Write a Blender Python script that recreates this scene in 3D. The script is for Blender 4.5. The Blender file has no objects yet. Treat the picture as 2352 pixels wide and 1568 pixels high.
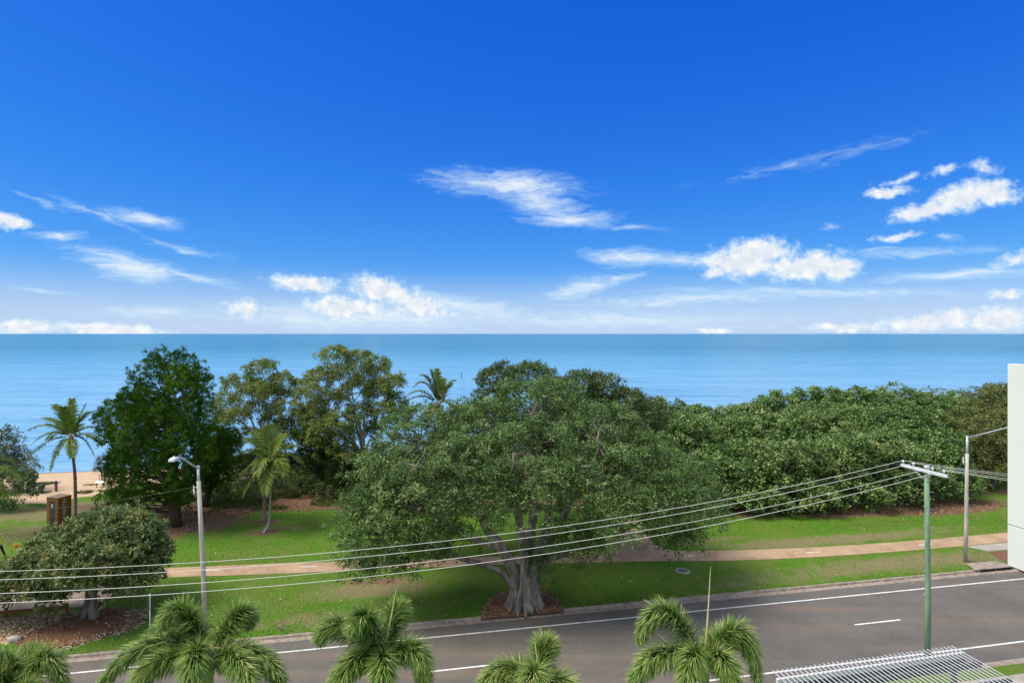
import bpy, math, random
import numpy as np
from mathutils import Vector, Matrix
R = math.radians
random.seed(4)
rng = np.random.default_rng(7)
SC = bpy.context.scene
COL = SC.collection

# ------------------------------------------------------------------ camera, sky, sun, exposure
F = 1430.0      # focal length in picture units (picture 2352 wide)
H = 16.5        # height of the balcony viewpoint over the road
HOR = 766.0
cam_d = bpy.data.cameras.new('camera')
cam = bpy.data.objects.new('camera', cam_d); COL.objects.link(cam)
cam.location = (0, 0, H); cam.rotation_euler = (R(90), 0, 0)
cam_d.sensor_width = 36; cam_d.lens = 36 * F / 2352; cam_d.shift_y = -(784 - HOR) / 2352
cam_d.clip_start = 0.3; cam_d.clip_end = 120000
SC.camera = cam
SC.view_settings.view_transform = 'Standard'; SC.view_settings.look = 'None'
SC.view_settings.exposure = 0.22; SC.view_settings.gamma = 1.0
SC.view_settings.use_curve_mapping = False
SC.cycles.max_bounces = 5; SC.cycles.diffuse_bounces = 2; SC.cycles.glossy_bounces = 2
SC.cycles.transmission_bounces = 3; SC.cycles.transparent_max_bounces = 4
SC.cycles.caustics_reflective = False; SC.cycles.caustics_refractive = False
SC.cycles.use_denoising = True

SUN_EL, SUN_AZ = 58.0, -108.0     # azimuth from the viewing direction, negative = left
sun_d = bpy.data.lights.new('sun', 'SUN'); sun_d.energy = 3.7; sun_d.angle = R(32)
sun_d.color = (1.0, 0.93, 0.80)
sun = bpy.data.objects.new('sun', sun_d); COL.objects.link(sun)
sv = Vector((math.sin(R(SUN_AZ)) * math.cos(R(SUN_EL)), math.cos(R(SUN_AZ)) * math.cos(R(SUN_EL)), math.sin(R(SUN_EL))))
sun.rotation_euler = sv.to_track_quat('Z', 'Y').to_euler()
sun.location = (0, 30, 60)

def make_world():
    w = bpy.data.worlds.new('World'); SC.world = w; w.use_nodes = True
    nt = w.node_tree; N = nt.nodes; L = nt.links; N.clear()
    out = N.new('ShaderNodeOutputWorld')
    def math_(op, a, b=None, c=None, clamp=False):
        n = N.new('ShaderNodeMath'); n.operation = op; n.use_clamp = clamp
        for i, v in enumerate((a, b, c)):
            if v is None: continue
            if isinstance(v, (int, float)): n.inputs[i].default_value = v
            else: L.new(v, n.inputs[i])
        return n.outputs[0]
    def vec(op, a, b):
        n = N.new('ShaderNodeVectorMath'); n.operation = op
        for i, v in enumerate((a, b)):
            if isinstance(v, tuple): n.inputs[i].default_value = v
            else: L.new(v, n.inputs[i])
        return n.outputs['Value'] if op == 'LENGTH' else n.outputs[0]
    def noise(v, scale, detail=6, rough=.55, dist=0.0):
        n = N.new('ShaderNodeTexNoise'); L.new(v, n.inputs['Vector'])
        n.inputs['Scale'].default_value = scale; n.inputs['Detail'].default_value = detail
        n.inputs['Roughness'].default_value = rough; n.inputs['Distortion'].default_value = dist
        return n
    def smooth(v, a, b, lo=0., hi=1.):
        n = N.new('ShaderNodeMapRange'); n.interpolation_type = 'SMOOTHSTEP'
        L.new(v, n.inputs[0])
        for i, q in enumerate((a, b, lo, hi)): n.inputs[i + 1].default_value = q
        return n.outputs[0]
    sky = N.new('ShaderNodeTexSky'); sky.sky_type = 'NISHITA'; sky.sun_disc = False
    sky.sun_elevation = R(SUN_EL); sky.sun_rotation = R(SUN_AZ)
    sky.altitude = 20; sky.air_density = 1.0; sky.dust_density = 0.35; sky.ozone_density = 4.0
    # deep, clean blue of polarised tropical air: per-channel response of the Nishita sky
    spc = N.new('ShaderNodeSeparateColor'); L.new(sky.outputs[0], spc.inputs[0]); cmb = N.new('ShaderNodeCombineColor')
    for i, (gain, pw, k) in enumerate(((.091, 2.05, 1.2), (.091, 1.15, .95), (.091, .45, 1.17))):
        q = math_('POWER', math_('MULTIPLY', spc.outputs[i], gain), pw)
        L.new(math_('MULTIPLY', q, k * 10 / 1.165), cmb.inputs[i])
    hs = cmb
    tc = N.new('ShaderNodeTexCoord'); d = tc.outputs['Generated']
    sep = N.new('ShaderNodeSeparateXYZ'); L.new(d, sep.inputs[0])
    az = math_('MULTIPLY', math_('ARCTAN2', sep.outputs[0], sep.outputs[1]), 57.2958)
    el = math_('MULTIPLY', math_('ARCSINE', sep.outputs[2]), 57.2958)
    ae = N.new('ShaderNodeCombineXYZ'); L.new(az, ae.inputs[0]); L.new(el, ae.inputs[1])
    ae = ae.outputs[0]
    def warp(v, scale, amt, stretch=(1, 1, 1)):
        n = noise(vec('MULTIPLY', v, stretch), scale, 5, .6)
        return vec('ADD', v, vec('MULTIPLY', vec('SUBTRACT', n.outputs['Color'], (.5, .5, .5)), amt))
    def field(v, blobs):
        acc = None
        for (x, y, rx, ry, tilt, s) in blobs:
            a = math.degrees(math.atan2(x - 1176, F)); hyp = math.hypot(x - 1176, F)
            e = math.degrees(math.atan2(HOR - y, hyp))
            k = 57.2958 / hyp
            ka = 57.2958 * F / (hyp * hyp)
            m = N.new('ShaderNodeMapping'); m.vector_type = 'TEXTURE'
            L.new(v, m.inputs['Vector'])
            m.inputs['Location'].default_value = (a, e, 0)
            m.inputs['Rotation'].default_value = (0, 0, R(tilt))
            m.inputs['Scale'].default_value = (rx * ka / s, ry * k / s, 1)
            q = math_('SUBTRACT', s, vec('LENGTH', m.outputs[0], (0, 0, 0)))
            acc = q if acc is None else math_('MAXIMUM', acc, q)
        return acc
    # heaped clouds: (picture x, y, half width, half height, tilt, weight)
    heaped = [(1700, 600, 120, 46, 0, 1), (1745, 575, 95, 40, 0, 1), (1850, 610, 130, 40, 4, 1), (1920, 615, 70, 38, 0, 1),
              (1650, 625, 60, 20, 0, .8),
              (2110, 480, 80, 26, 12, 1), (2200, 455, 110, 40, 10, 1), (2280, 440, 70, 36, 0, 1), (2040, 442, 60, 14, 6, .9),
              (2170, 392, 48, 11, 8, .5), (2265, 390, 40, 20, -30, .48), (2060, 543, 66, 11, 3, .7), (2080, 412, 60, 8, 10, .4),
              (560, 712, 62, 28, 0, .9), (700, 650, 105, 26, -6, .9), (800, 705, 120, 34, -3, .95), (870, 660, 90, 38, -12, .95),
              (960, 700, 130, 36, -10, .8), (20, 508, 75, 22, -6, .85), (2305, 678, 55, 13, 6, .85), (2340, 592, 60, 22, 20, .8),
              (50, 752, 90, 22, 0, .95), (260, 757, 170, 20, -2, .95), (1960, 752, 140, 14, 0, .9), (2140, 738, 150, 28, 5, .95),
              (2290, 730, 130, 34, 0, .95), (1640, 760, 70, 9, 0, .8)]
    w1 = warp(ae, .28, (2.4, 1.3, 0)); w1 = warp(w1, 1.3, (.8, .6, 0)); w1 = warp(w1, 4.5, (.28, .22, 0))
    fh = field(w1, heaped)
    dn = noise(ae, 1.0, 7, .58)
    fh2 = math_('ADD', fh, math_('MULTIPLY', math_('SUBTRACT', dn.outputs[0], .5), 1.15))
    dn2 = noise(vec('MULTIPLY', ae, (.8, 1.3, 1)), 3.2, 7, .65)
    fh2 = math_('ADD', fh2, math_('MULTIPLY', math_('SUBTRACT', dn2.outputs[0], .5), .35))
    dens_h = smooth(fh2, -.08, .66)
    # wisps
    wisps = [(1170, 425, 190, 36, -4, .9), (1230, 455, 120, 44, -22, .75), (1310, 503, 125, 22, 0, .9), (1450, 520, 60, 7, -4, .5),
             (290, 608, 150, 34, -14, .9), (420, 630, 120, 16, -14, .6), (330, 498, 130, 17, -4, .75), (220, 488, 90, 10, -22, .45), (125, 538, 52, 15, 0, .85),
             (430, 570, 90, 10, -12, .5), (1450, 590, 130, 22, -6, .9), (1560, 600, 130, 18, -4, .7), (1330, 660, 110, 24, 14, .8),
             (1420, 640, 60, 12, 14, .7), (1600, 688, 320, 18, 2, .62), (1850, 672, 380, 14, -2, .6), (2200, 628, 220, 15, 1, .75), (2100, 580, 190, 12, 0, .5),
             (1830, 375, 150, 9, 7, .22), (1990, 345, 80, 10, 12, .24),
             (850, 725, 420, 40, 0, .8), (1050, 705, 260, 28, -8, .7), (1400, 735, 420, 24, 0, .55), (360, 715, 170, 18, 0, .5),
             (80, 665, 60, 6, -4, .4), (1900, 520, 22, 9, 0, .5), (2170, 548, 40, 7, -8, .4), (100, 462, 50, 10, -25, .35)]
    w2 = warp(ae, .16, (7., 1.6, 0), (1, 2.6, 1)); w2 = warp(w2, .6, (1.6, .5, 0), (1, 3, 1))
    fw = field(w2, wisps)
    sn = noise(vec('MULTIPLY', w2, (.55, 2.4, 1)), 1.0, 7, .62, .6)
    fw2 = math_('ADD', fw, math_('MULTIPLY', math_('SUBTRACT', sn.outputs[0], .5), 1.1))
    dens_w = math_('MULTIPLY', smooth(fw2, -.22, 1.05), .86)
    # unseen scattered cloud outside the view, added to whiten the ambient light
    pl = N.new('ShaderNodeCombineXYZ')
    dz = math_('ADD', math_('MAXIMUM', sep.outputs[2], 0), .12)
    L.new(math_('DIVIDE', sep.outputs[0], dz), pl.inputs[0]); L.new(math_('DIVIDE', sep.outputs[1], dz), pl.inputs[1])
    gn = noise(pl.outputs[0], .8, 8, .6)
    openv = smooth(vec('LENGTH', vec('MULTIPLY', ae, (1 / 62., 1 / 42., 0)), (0, 0, 0)), .8, 1.25)
    dens_g = math_('MULTIPLY', math_('MULTIPLY', smooth(gn.outputs[0], .38, .56), .92), openv)
    dens = math_('MAXIMUM', math_('MAXIMUM', dens_h, dens_w), dens_g)
    # veil of bright sea air low over the horizon
    veil = math_('MULTIPLY', smooth(el, 6.5, -0.3), .78)
    cr = N.new('ShaderNodeMixRGB'); cr.inputs[1].default_value = (.76, .83, .93, 1); cr.inputs[2].default_value = (1, 1, 1, 1)
    L.new(smooth(math_('ADD', math_('MULTIPLY', fh, -.35), dn.outputs[0]), .1, .52), cr.inputs[0])
    thin = N.new('ShaderNodeMixRGB'); thin.blend_type = 'MULTIPLY'; thin.inputs[0].default_value = 1; L.new(cr.outputs[0], thin.inputs[1])
    tr_ = N.new('ShaderNodeMixRGB'); tr_.inputs[1].default_value = (.62, .92, 1.08, 1); tr_.inputs[2].default_value = (1, 1, 1, 1); L.new(dens, tr_.inputs[0]); L.new(tr_.outputs[0], thin.inputs[2]); cr = thin
    b1 = N.new('ShaderNodeBackground'); L.new(hs.outputs[0], b1.inputs[0]); b1.inputs[1].default_value = 0.1
    b2 = N.new('ShaderNodeBackground'); L.new(cr.outputs[0], b2.inputs[0]); b2.inputs[1].default_value = 0.84
    mx = N.new('ShaderNodeMixShader'); L.new(dens, mx.inputs[0]); L.new(b1.outputs[0], mx.inputs[1]); L.new(b2.outputs[0], mx.inputs[2])
    b3 = N.new('ShaderNodeBackground'); b3.inputs[0].default_value = (.56, .69, .86, 1); b3.inputs[1].default_value = .95
    mv = N.new('ShaderNodeMixShader'); L.new(math_('MULTIPLY', veil, .95), mv.inputs[0]); L.new(b1.outputs[0], mv.inputs[1]); L.new(b3.outputs[0], mv.inputs[2])
    L.new(mv.outputs[0], mx.inputs[1])
    L.new(mx.outputs[0], out.inputs[0])
make_world()

# ------------------------------------------------------------------ helpers
def at(x, y, z=0.0):
    Y = F * (H - z) / (y - HOR)
    return Vector(((x - 1176) * Y / F, Y, z))
def atY(x, y, Y):
    return Vector(((x - 1176) * Y / F, Y, H - (y - HOR) * Y / F))
ALPHA = math.atan2(9.83, 47.03)
CA, SA = math.cos(ALPHA), math.sin(ALPHA)
def uv(u, v, z=0.0): return Vector((u * CA - v * SA, u * SA + v * CA, z))
def to_uv(p): return (p[0] * CA + p[1] * SA, -p[0] * SA + p[1] * CA)
V_KERB, V_FAR_LINE, V_MID, V_NEAR_LINE, V_NEAR_KERB = 35.55, 34.03, 30.6, 27.1, 25.3
LAWN = 0.13
def ground_z(v):
    t = np.clip((np.asarray(v, float) - 69.0) / 32.0, 0, 1)
    return LAWN - 2.3 * t * t * (3 - 2 * t)
def on_ground(x, y):
    p = at(x, y, LAWN)
    for _ in range(6):
        p = at(x, y, float(ground_z(to_uv(p)[1])))
    return p

def tag(o, label=None, cat=None, group=None, kind=None):
    if label: o['label'] = label
    if cat: o['category'] = cat
    if group: o['group'] = group
    if kind: o['kind'] = kind
    return o
def empty(name, loc):
    o = bpy.data.objects.new(name, None); COL.objects.link(o); o.location = loc; o.empty_display_size = .3
    return o
def thing(name, loc, label, cat, group=None):
    return tag(empty(name, loc), label, cat, group)

class MB:
    """collects geometry in world space and links it as ONE mesh object"""
    def __init__(s): s.v = []; s.f = []; s.smooth = []
    def add(s, vs, fs, smooth=False):
        b = len(s.v); s.v += [tuple(p) for p in vs]; s.f += [tuple(i + b for i in f) for f in fs]; s.smooth += [smooth] * len(fs)
    def box(s, c, size, ax=None):
        ax = ax or (Vector((1, 0, 0)), Vector((0, 1, 0)), Vector((0, 0, 1)))
        c = Vector(c); h = [d / 2 for d in size]; vs = []
        for k in (-1, 1):
            for j in (-1, 1):
                for i in (-1, 1):
                    vs.append(c + ax[0] * (i * h[0]) + ax[1] * (j * h[1]) + ax[2] * (k * h[2]))
        s.add(vs, [(0, 2, 3, 1), (4, 5, 7, 6), (0, 1, 5, 4), (2, 6, 7, 3), (0, 4, 6, 2), (1, 3, 7, 5)])
    def bar(s, a, b, w, t, up=(0, 0, 1)):
        a = Vector(a); b = Vector(b); x = (b - a); l = x.length; x = x.normalized()
        up = Vector(up); y = up.cross(x)
        if y.length < 1e-4: y = Vector((0, 1, 0)).cross(x)
        y.normalize(); z = x.cross(y)
        s.box((a + b) / 2, (l, w, t), (x, y, z))
    def tube(s, pts, rad, n=8, cap=True, mod=None):
        pts = [Vector(p) for p in pts]; k = len(pts)
        if not hasattr(rad, '__len__'): rad = [rad] * k
        ref = None; vs = []
        for i, p in enumerate(pts):
            t = (pts[min(i + 1, k - 1)] - pts[max(i - 1, 0)])
            t = t.normalized() if t.length > 1e-9 else Vector((0, 0, 1))
            if ref is None:
                ref = t.cross(Vector((0, 1, 0)) if abs(t.y) < .9 else Vector((1, 0, 0))).normalized()
            ref = (ref - t * ref.dot(t)).normalized(); bi = t.cross(ref)
            for j in range(n):
                a = 2 * math.pi * j / n; r = rad[i] * (mod(i, a) if mod else 1)
                vs.append(p + ref * (r * math.cos(a)) + bi * (r * math.sin(a)))
        fs = [(i * n + j, i * n + (j + 1) % n, (i + 1) * n + (j + 1) % n, (i + 1) * n + j) for i in range(k - 1) for j in range(n)]
        s.add(vs, fs, True)
        if cap:
            b = len(s.v) - k * n
            s.f.append(tuple(b + j for j in range(n - 1, -1, -1))); s.smooth.append(False)
            s.f.append(tuple(b + (k - 1) * n + j for j in range(n))); s.smooth.append(False)
    def build(s, name, mat, parent=None, bevel=0.0):
        me = bpy.data.meshes.new(name); off = parent_loc(parent)
        me.from_pydata([(x - off[0], y - off[1], z - off[2]) for x, y, z in s.v], [], s.f); me.update()
        me.polygons.foreach_set('use_smooth', s.smooth)
        me.materials.append(mat)
        o = bpy.data.objects.new(name, me); COL.objects.link(o); o.parent = parent
        if bevel:
            m = o.modifiers.new('bevel', 'BEVEL'); m.width = bevel; m.segments = 2; m.limit_method = 'ANGLE'
        return o
def parent_loc(p):
    off = Vector((0, 0, 0))
    while p is not None:
        off += p.location; p = p.parent
    return off

def np_mesh(name, V, Fq, mat, parent=None, rnd=None, smooth=False):
    off = np.array(parent_loc(parent)); V = np.asarray(V, np.float32).reshape(-1, 3) - off.astype(np.float32)
    Fq = np.asarray(Fq, np.int32); nf, k = Fq.shape
    me = bpy.data.meshes.new(name)
    me.vertices.add(len(V)); me.vertices.foreach_set('co', V.ravel())
    me.loops.add(nf * k); me.loops.foreach_set('vertex_index', Fq.ravel())
    me.polygons.add(nf); me.polygons.foreach_set('loop_start', np.arange(0, nf * k, k, dtype=np.int32))
    me.update(calc_edges=True)
    if smooth: me.polygons.foreach_set('use_smooth', np.ones(nf, bool))
    if rnd is not None:
        a = me.attributes.new('rnd', 'FLOAT', 'FACE'); a.data.foreach_set('value', np.asarray(rnd, np.float32))
    me.materials.append(mat)
    o = bpy.data.objects.new(name, me); COL.objects.link(o); o.parent = parent
    return o
def unit(a): return a / np.maximum(np.linalg.norm(a, axis=-1, keepdims=True), 1e-9)
def leaf_quads(P, D, Nn, L, W, fold=.18, curl=.0):
    D = unit(D); S = unit(np.cross(D, Nn)); Nn = unit(np.cross(S, D))
    L = np.asarray(L).reshape(-1, 1); W = np.asarray(W).reshape(-1, 1)
    m = P + D * L * .45
    V = np.stack([P, m + S * W * .5 + Nn * W * fold, P + D * L - Nn * L * curl, m - S * W * .5 + Nn * W * fold], 1)
    return V.reshape(-1, 3)
def quads(n): return np.arange(n * 4).reshape(-1, 4)

# ------------------------------------------------------------------ materials
def nodemat(name):
    m = bpy.data.materials.new(name); m.use_nodes = True; nt = m.node_tree
    return m, nt.nodes, nt.links, nt.nodes['Principled BSDF']
def ramp(N, stops):
    r = N.new('ShaderNodeValToRGB'); e = r.color_ramp.elements
    while len(e) < len(stops): e.new(.5)
    for i, (p, c) in enumerate(stops): e[i].position = p; e[i].color = (*c, 1)
    return r
def tex(N, L, scale, detail=5, rough=.6, stretch=None, coord='Object', dist=0):
    tc = N.new('ShaderNodeTexCoord'); n = N.new('ShaderNodeTexNoise')
    src = tc.outputs[coord]
    if stretch:
        mp = N.new('ShaderNodeMapping'); mp.inputs['Scale'].default_value = stretch; L.new(src, mp.inputs[0]); src = mp.outputs[0]
    L.new(src, n.inputs['Vector']); n.inputs['Scale'].default_value = scale
    n.inputs['Detail'].default_value = detail; n.inputs['Roughness'].default_value = rough; n.inputs['Distortion'].default_value = dist
    return n
def bump(N, L, P, h, strength, dist=.05):
    b = N.new('ShaderNodeBump'); b.inputs['Strength'].default_value = strength; b.inputs['Distance'].default_value = dist
    L.new(h, b.inputs['Height']); L.new(b.outputs[0], P.inputs['Normal']); return b
def mottled(name, c1, c2, scale=4, rough=.8, bmp=.3, stretch=None, spec=.3, metal=0, detail=6, c3=None, bd=.03):
    m, N, L, P = nodemat(name)
    n = tex(N, L, scale, detail, .62, stretch)
    r = ramp(N, [(.32, c1), (.68, c2)] if c3 is None else [(.28, c1), (.52, c2), (.74, c3)])
    L.new(n.outputs[0], r.inputs[0]); L.new(r.outputs[0], P.inputs['Base Color'])
    P.inputs['Roughness'].default_value = rough; P.inputs['Specular IOR Level'].default_value = spec; P.inputs['Metallic'].default_value = metal
    if bmp: bump(N, L, P, n.outputs[0], bmp, bd)
    return m
def leafmat(name, stops, transl=.22, rough=.5, spec=.35):
    m, N, L, P = nodemat(name)
    a = N.new('ShaderNodeAttribute'); a.attribute_name = 'rnd'
    r = ramp(N, stops); L.new(a.outputs['Fac'], r.inputs[0]); L.new(r.outputs[0], P.inputs['Base Color'])
    P.inputs['Roughness'].default_value = rough; P.inputs['Specular IOR Level'].default_value = spec
    t = N.new('ShaderNodeBsdfTranslucent'); hs = N.new('ShaderNodeHueSaturation'); hs.inputs['Value'].default_value = 1.3; hs.inputs['Hue'].default_value = .485
    L.new(r.outputs[0], hs.inputs['Color']); L.new(hs.outputs[0], t.inputs[0])
    mx = N.new('ShaderNodeMixShader'); mx.inputs[0].default_value = transl
    L.new(P.outputs[0], mx.inputs[1]); L.new(t.outputs[0], mx.inputs[2]); L.new(mx.outputs[0], N['Material Output'].inputs[0])
    return m
M = {}
M['fig_leaf'] = leafmat('fig_leaf', [(0, (.026, .062, .014)), (.45, (.082, .158, .036)), (.8, (.185, .28, .080)), (1, (.32, .40, .16))], rough=.5, spec=.3)
M['smallfig_leaf'] = leafmat('smallfig_leaf', [(0, (.045, .085, .022)), (.4, (.115, .18, .05)), (.75, (.23, .28, .10)), (.93, (.33, .30, .13)), (1, (.40, .24, .08))], rough=.5, spec=.3)
M['gloss_leaf'] = leafmat('gloss_leaf', [(0, (.03, .06, .014)), (.5, (.075, .13, .028)), (1, (.15, .21, .055))], rough=.4, spec=.5)
M['hib_leaf'] = leafmat('hib_leaf', [(0, (.055, .090, .022)), (.45, (.115, .225, .052)), (.8, (.235, .375, .110)), (.98, (.40, .44, .19)), (1, (.45, .25, .05))], rough=.5, spec=.35)
M['hib_leaf_pale'] = leafmat('hib_leaf_pale', [(0, (.055, .085, .022)), (.45, (.135, .235, .060)), (.8, (.265, .385, .12)), (.98, (.46, .47, .20)), (1, (.48, .28, .06))], rough=.5, spec=.35)
M['olive_leaf'] = leafmat('olive_leaf', [(0, (.06, .085, .018)), (.5, (.15, .18, .045)), (1, (.27, .29, .09))])
M['gum_leaf'] = leafmat('gum_leaf', [(0, (.08, .125, .024)), (.5, (.175, .24, .055)), (.85, (.27, .32, .09)), (1, (.36, .31, .11))], rough=.6, spec=.15)
M['conifer_leaf'] = leafmat('conifer_leaf', [(0, (.010, .042, .004)), (.5, (.038, .105, .009)), (.85, (.088, .195, .015)), (1, (.15, .27, .03))], transl=.15, rough=.75, spec=.08)
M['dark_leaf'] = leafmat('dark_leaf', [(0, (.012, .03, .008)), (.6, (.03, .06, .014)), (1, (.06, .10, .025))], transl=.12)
M['shrub_leaf'] = leafmat('shrub_leaf', [(0, (.04, .07, .015)), (.6, (.09, .14, .03)), (1, (.17, .22, .06))])
M['greyoak_leaf'] = leafmat('greyoak_leaf', [(0, (.09, .075, .045)), (.6, (.16, .135, .085)), (1, (.24, .20, .13))])
M['coco_leaf'] = leafmat('coco_leaf', [(0, (.045, .085, .012)), (.5, (.11, .18, .025)), (.85, (.21, .28, .045)), (1, (.38, .36, .11))], rough=.5, spec=.22, transl=.25)
M['foxtail_leaf'] = leafmat('foxtail_leaf', [(0, (.018, .06, .012)), (.4, (.075, .175, .024)), (.72, (.23, .34, .065)), (1, (.54, .54, .22))], rough=.5, spec=.3, transl=.25)
M['rachis'] = mottled('rachis', (.22, .26, .07), (.36, .36, .12), 6, .6, 0)
M['spear'] = mottled('spear', (.48, .46, .20), (.62, .58, .30), 8, .6, 0)
M['fig_bark'] = mottled('fig_bark', (.035, .028, .02), (.22, .19, .155), 2.8, .9, 1.0, (1, 1, .28), c3=(.38, .345, .295), bd=.10)
M['fig_twig'] = mottled('fig_twig', (.07, .055, .04), (.17, .14, .10), 3, .9, .2)
M['dark_bark'] = mottled('dark_bark', (.045, .03, .02), (.12, .085, .06), 5, .95, .8, (1, 1, .3))
M['gum_bark'] = mottled('gum_bark', (.22, .18, .15), (.42, .37, .32), 2, .8, .3, (1, 1, .4))
M['twig_bark'] = mottled('twig_bark', (.16, .12, .09), (.32, .26, .20), 4, .9, .2)
M['palm_bark'] = mottled('palm_bark', (.22, .19, .16), (.46, .43, .38), 5, .9, .6, (1, 1, 3))
M['red_bark'] = mottled('red_bark', (.13, .05, .035), (.34, .26, .21), 3, .9, .5, (1, 1, 2))
M['fibre'] = mottled('fibre', (.16, .07, .03), (.30, .15, .06), 8, .95, .4)
M['coconut'] = mottled('coconut', (.20, .11, .04), (.32, .20, .07), 8, .6, .2)
M['white_line'] = mottled('white_line', (.40, .39, .37), (.80, .80, .78), 3.5, .7, 0, detail=10, c3=(.84, .84, .82))
M['path_line'] = mottled('path_line', (.70, .68, .65), (.85, .84, .80), 9, .7, 0)
M['kerb'] = mottled('kerb', (.17, .125, .10), (.33, .27, .22), 3, .95, .6, c3=(.42, .36, .30))
M['gutter'] = mottled('gutter', (.16, .12, .10), (.36, .29, .23), 1.5, .95, .4)
M['concrete'] = mottled('concrete', (.30, .26, .21), (.46, .41, .35), 2, .9, .3)
M['rust_timber'] = mottled('rust_timber', (.13, .04, .015), (.27, .10, .035), 7, .8, .3)
M['white_metal'] = mottled('white_metal', (.66, .68, .72), (.76, .78, .82), 3, .45, 0)
M['galv'] = mottled('galv', (.50, .52, .55), (.66, .68, .71), 5, .45, 0, metal=.25)
M['grey_timber'] = mottled('grey_timber', (.38, .34, .29), (.60, .55, .49), 6, .9, .4, (1.5, 1.5, .12))
M['green_timber'] = mottled('green_timber', (.11, .17, .11), (.21, .33, .21), 3, .85, .4, (2.2, 2.2, .16), c3=(.29, .42, .29))
M['porcelain'] = mottled('porcelain', (.75, .76, .76), (.85, .85, .85), 4, .3, 0)
M['wire'] = mottled('wire', (.72, .70, .64), (.80, .78, .72), 4, .5, 0)
M['black'] = mottled('black', (.012, .012, .013), (.03, .03, .03), 4, .6, 0)
M['dark_hole'] = mottled('dark_hole', (.01, .009, .008), (.02, .018, .016), 4, .9, 0)
M['steel_dark'] = mottled('steel_dark', (.10, .085, .07), (.17, .145, .12), 6, .7, .2)
M['wall_white'] = mottled('wall_white', (.72, .71, .685), (.76, .75, .725), .7, .85, .08)
M['slat_white'] = mottled('slat_white', (.46, .46, .48), (.60, .60, .62), 3, .5, 0)
M['beam_dark'] = mottled('beam_dark', (.05, .05, .06), (.09, .09, .10), 3, .6, 0)
M['beam_white'] = mottled('beam_white', (.64, .64, .66), (.74, .74, .76), 3, .55, 0)
M['stone'] = mottled('stone', (.34, .25, .17), (.55, .46, .36), 3, .9, .3)
M['pale_stone'] = mottled('pale_stone', (.34, .31, .26), (.46, .43, .38), 3, .9, .3)
M['sign_yellow'] = mottled('sign_yellow', (.62, .30, .03), (.78, .42, .05), 5, .5, 0)
M['plank'] = mottled('plank', (.13, .055, .018), (.28, .13, .045), 5, .75, .35, (1, 1, 4))
M['plank_top'] = mottled('plank_top', (.17, .11, .08), (.25, .175, .13), 4, .85, .2)
M['letter'] = mottled('letter', (.48, .44, .40), (.60, .56, .52), 4, .5, 0)
M['plaque'] = mottled('plaque', (.025, .028, .03), (.05, .055, .06), 4, .35, 0)
M['engraving'] = mottled('engraving', (.30, .30, .31), (.50, .50, .52), 12, .6, 0)
M['bin_green'] = mottled('bin_green', (.012, .06, .035), (.02, .10, .055), 4, .5, 0)
M['post_red'] = mottled('post_red', (.20, .03, .02), (.30, .06, .04), 4, .6, 0)
M['post_white'] = mottled('post_white', (.55, .53, .50), (.70, .68, .65), 4, .6, 0)
M['post_blue'] = mottled('post_blue', (.07, .05, .20), (.13, .09, .30), 4, .5, 0)
M['skin'] = mottled('skin', (.38, .22, .15), (.44, .27, .19), 6, .6, 0)
M['hivis'] = mottled('hivis', (.68, .72, .05), (.80, .84, .09), 5, .7, .1)
M['navy'] = mottled('navy', (.012, .014, .022), (.028, .030, .042), 8, .85, .1)
M['hat'] = mottled('hat', (.50, .48, .42), (.62, .60, .54), 5, .8, 0)

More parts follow.
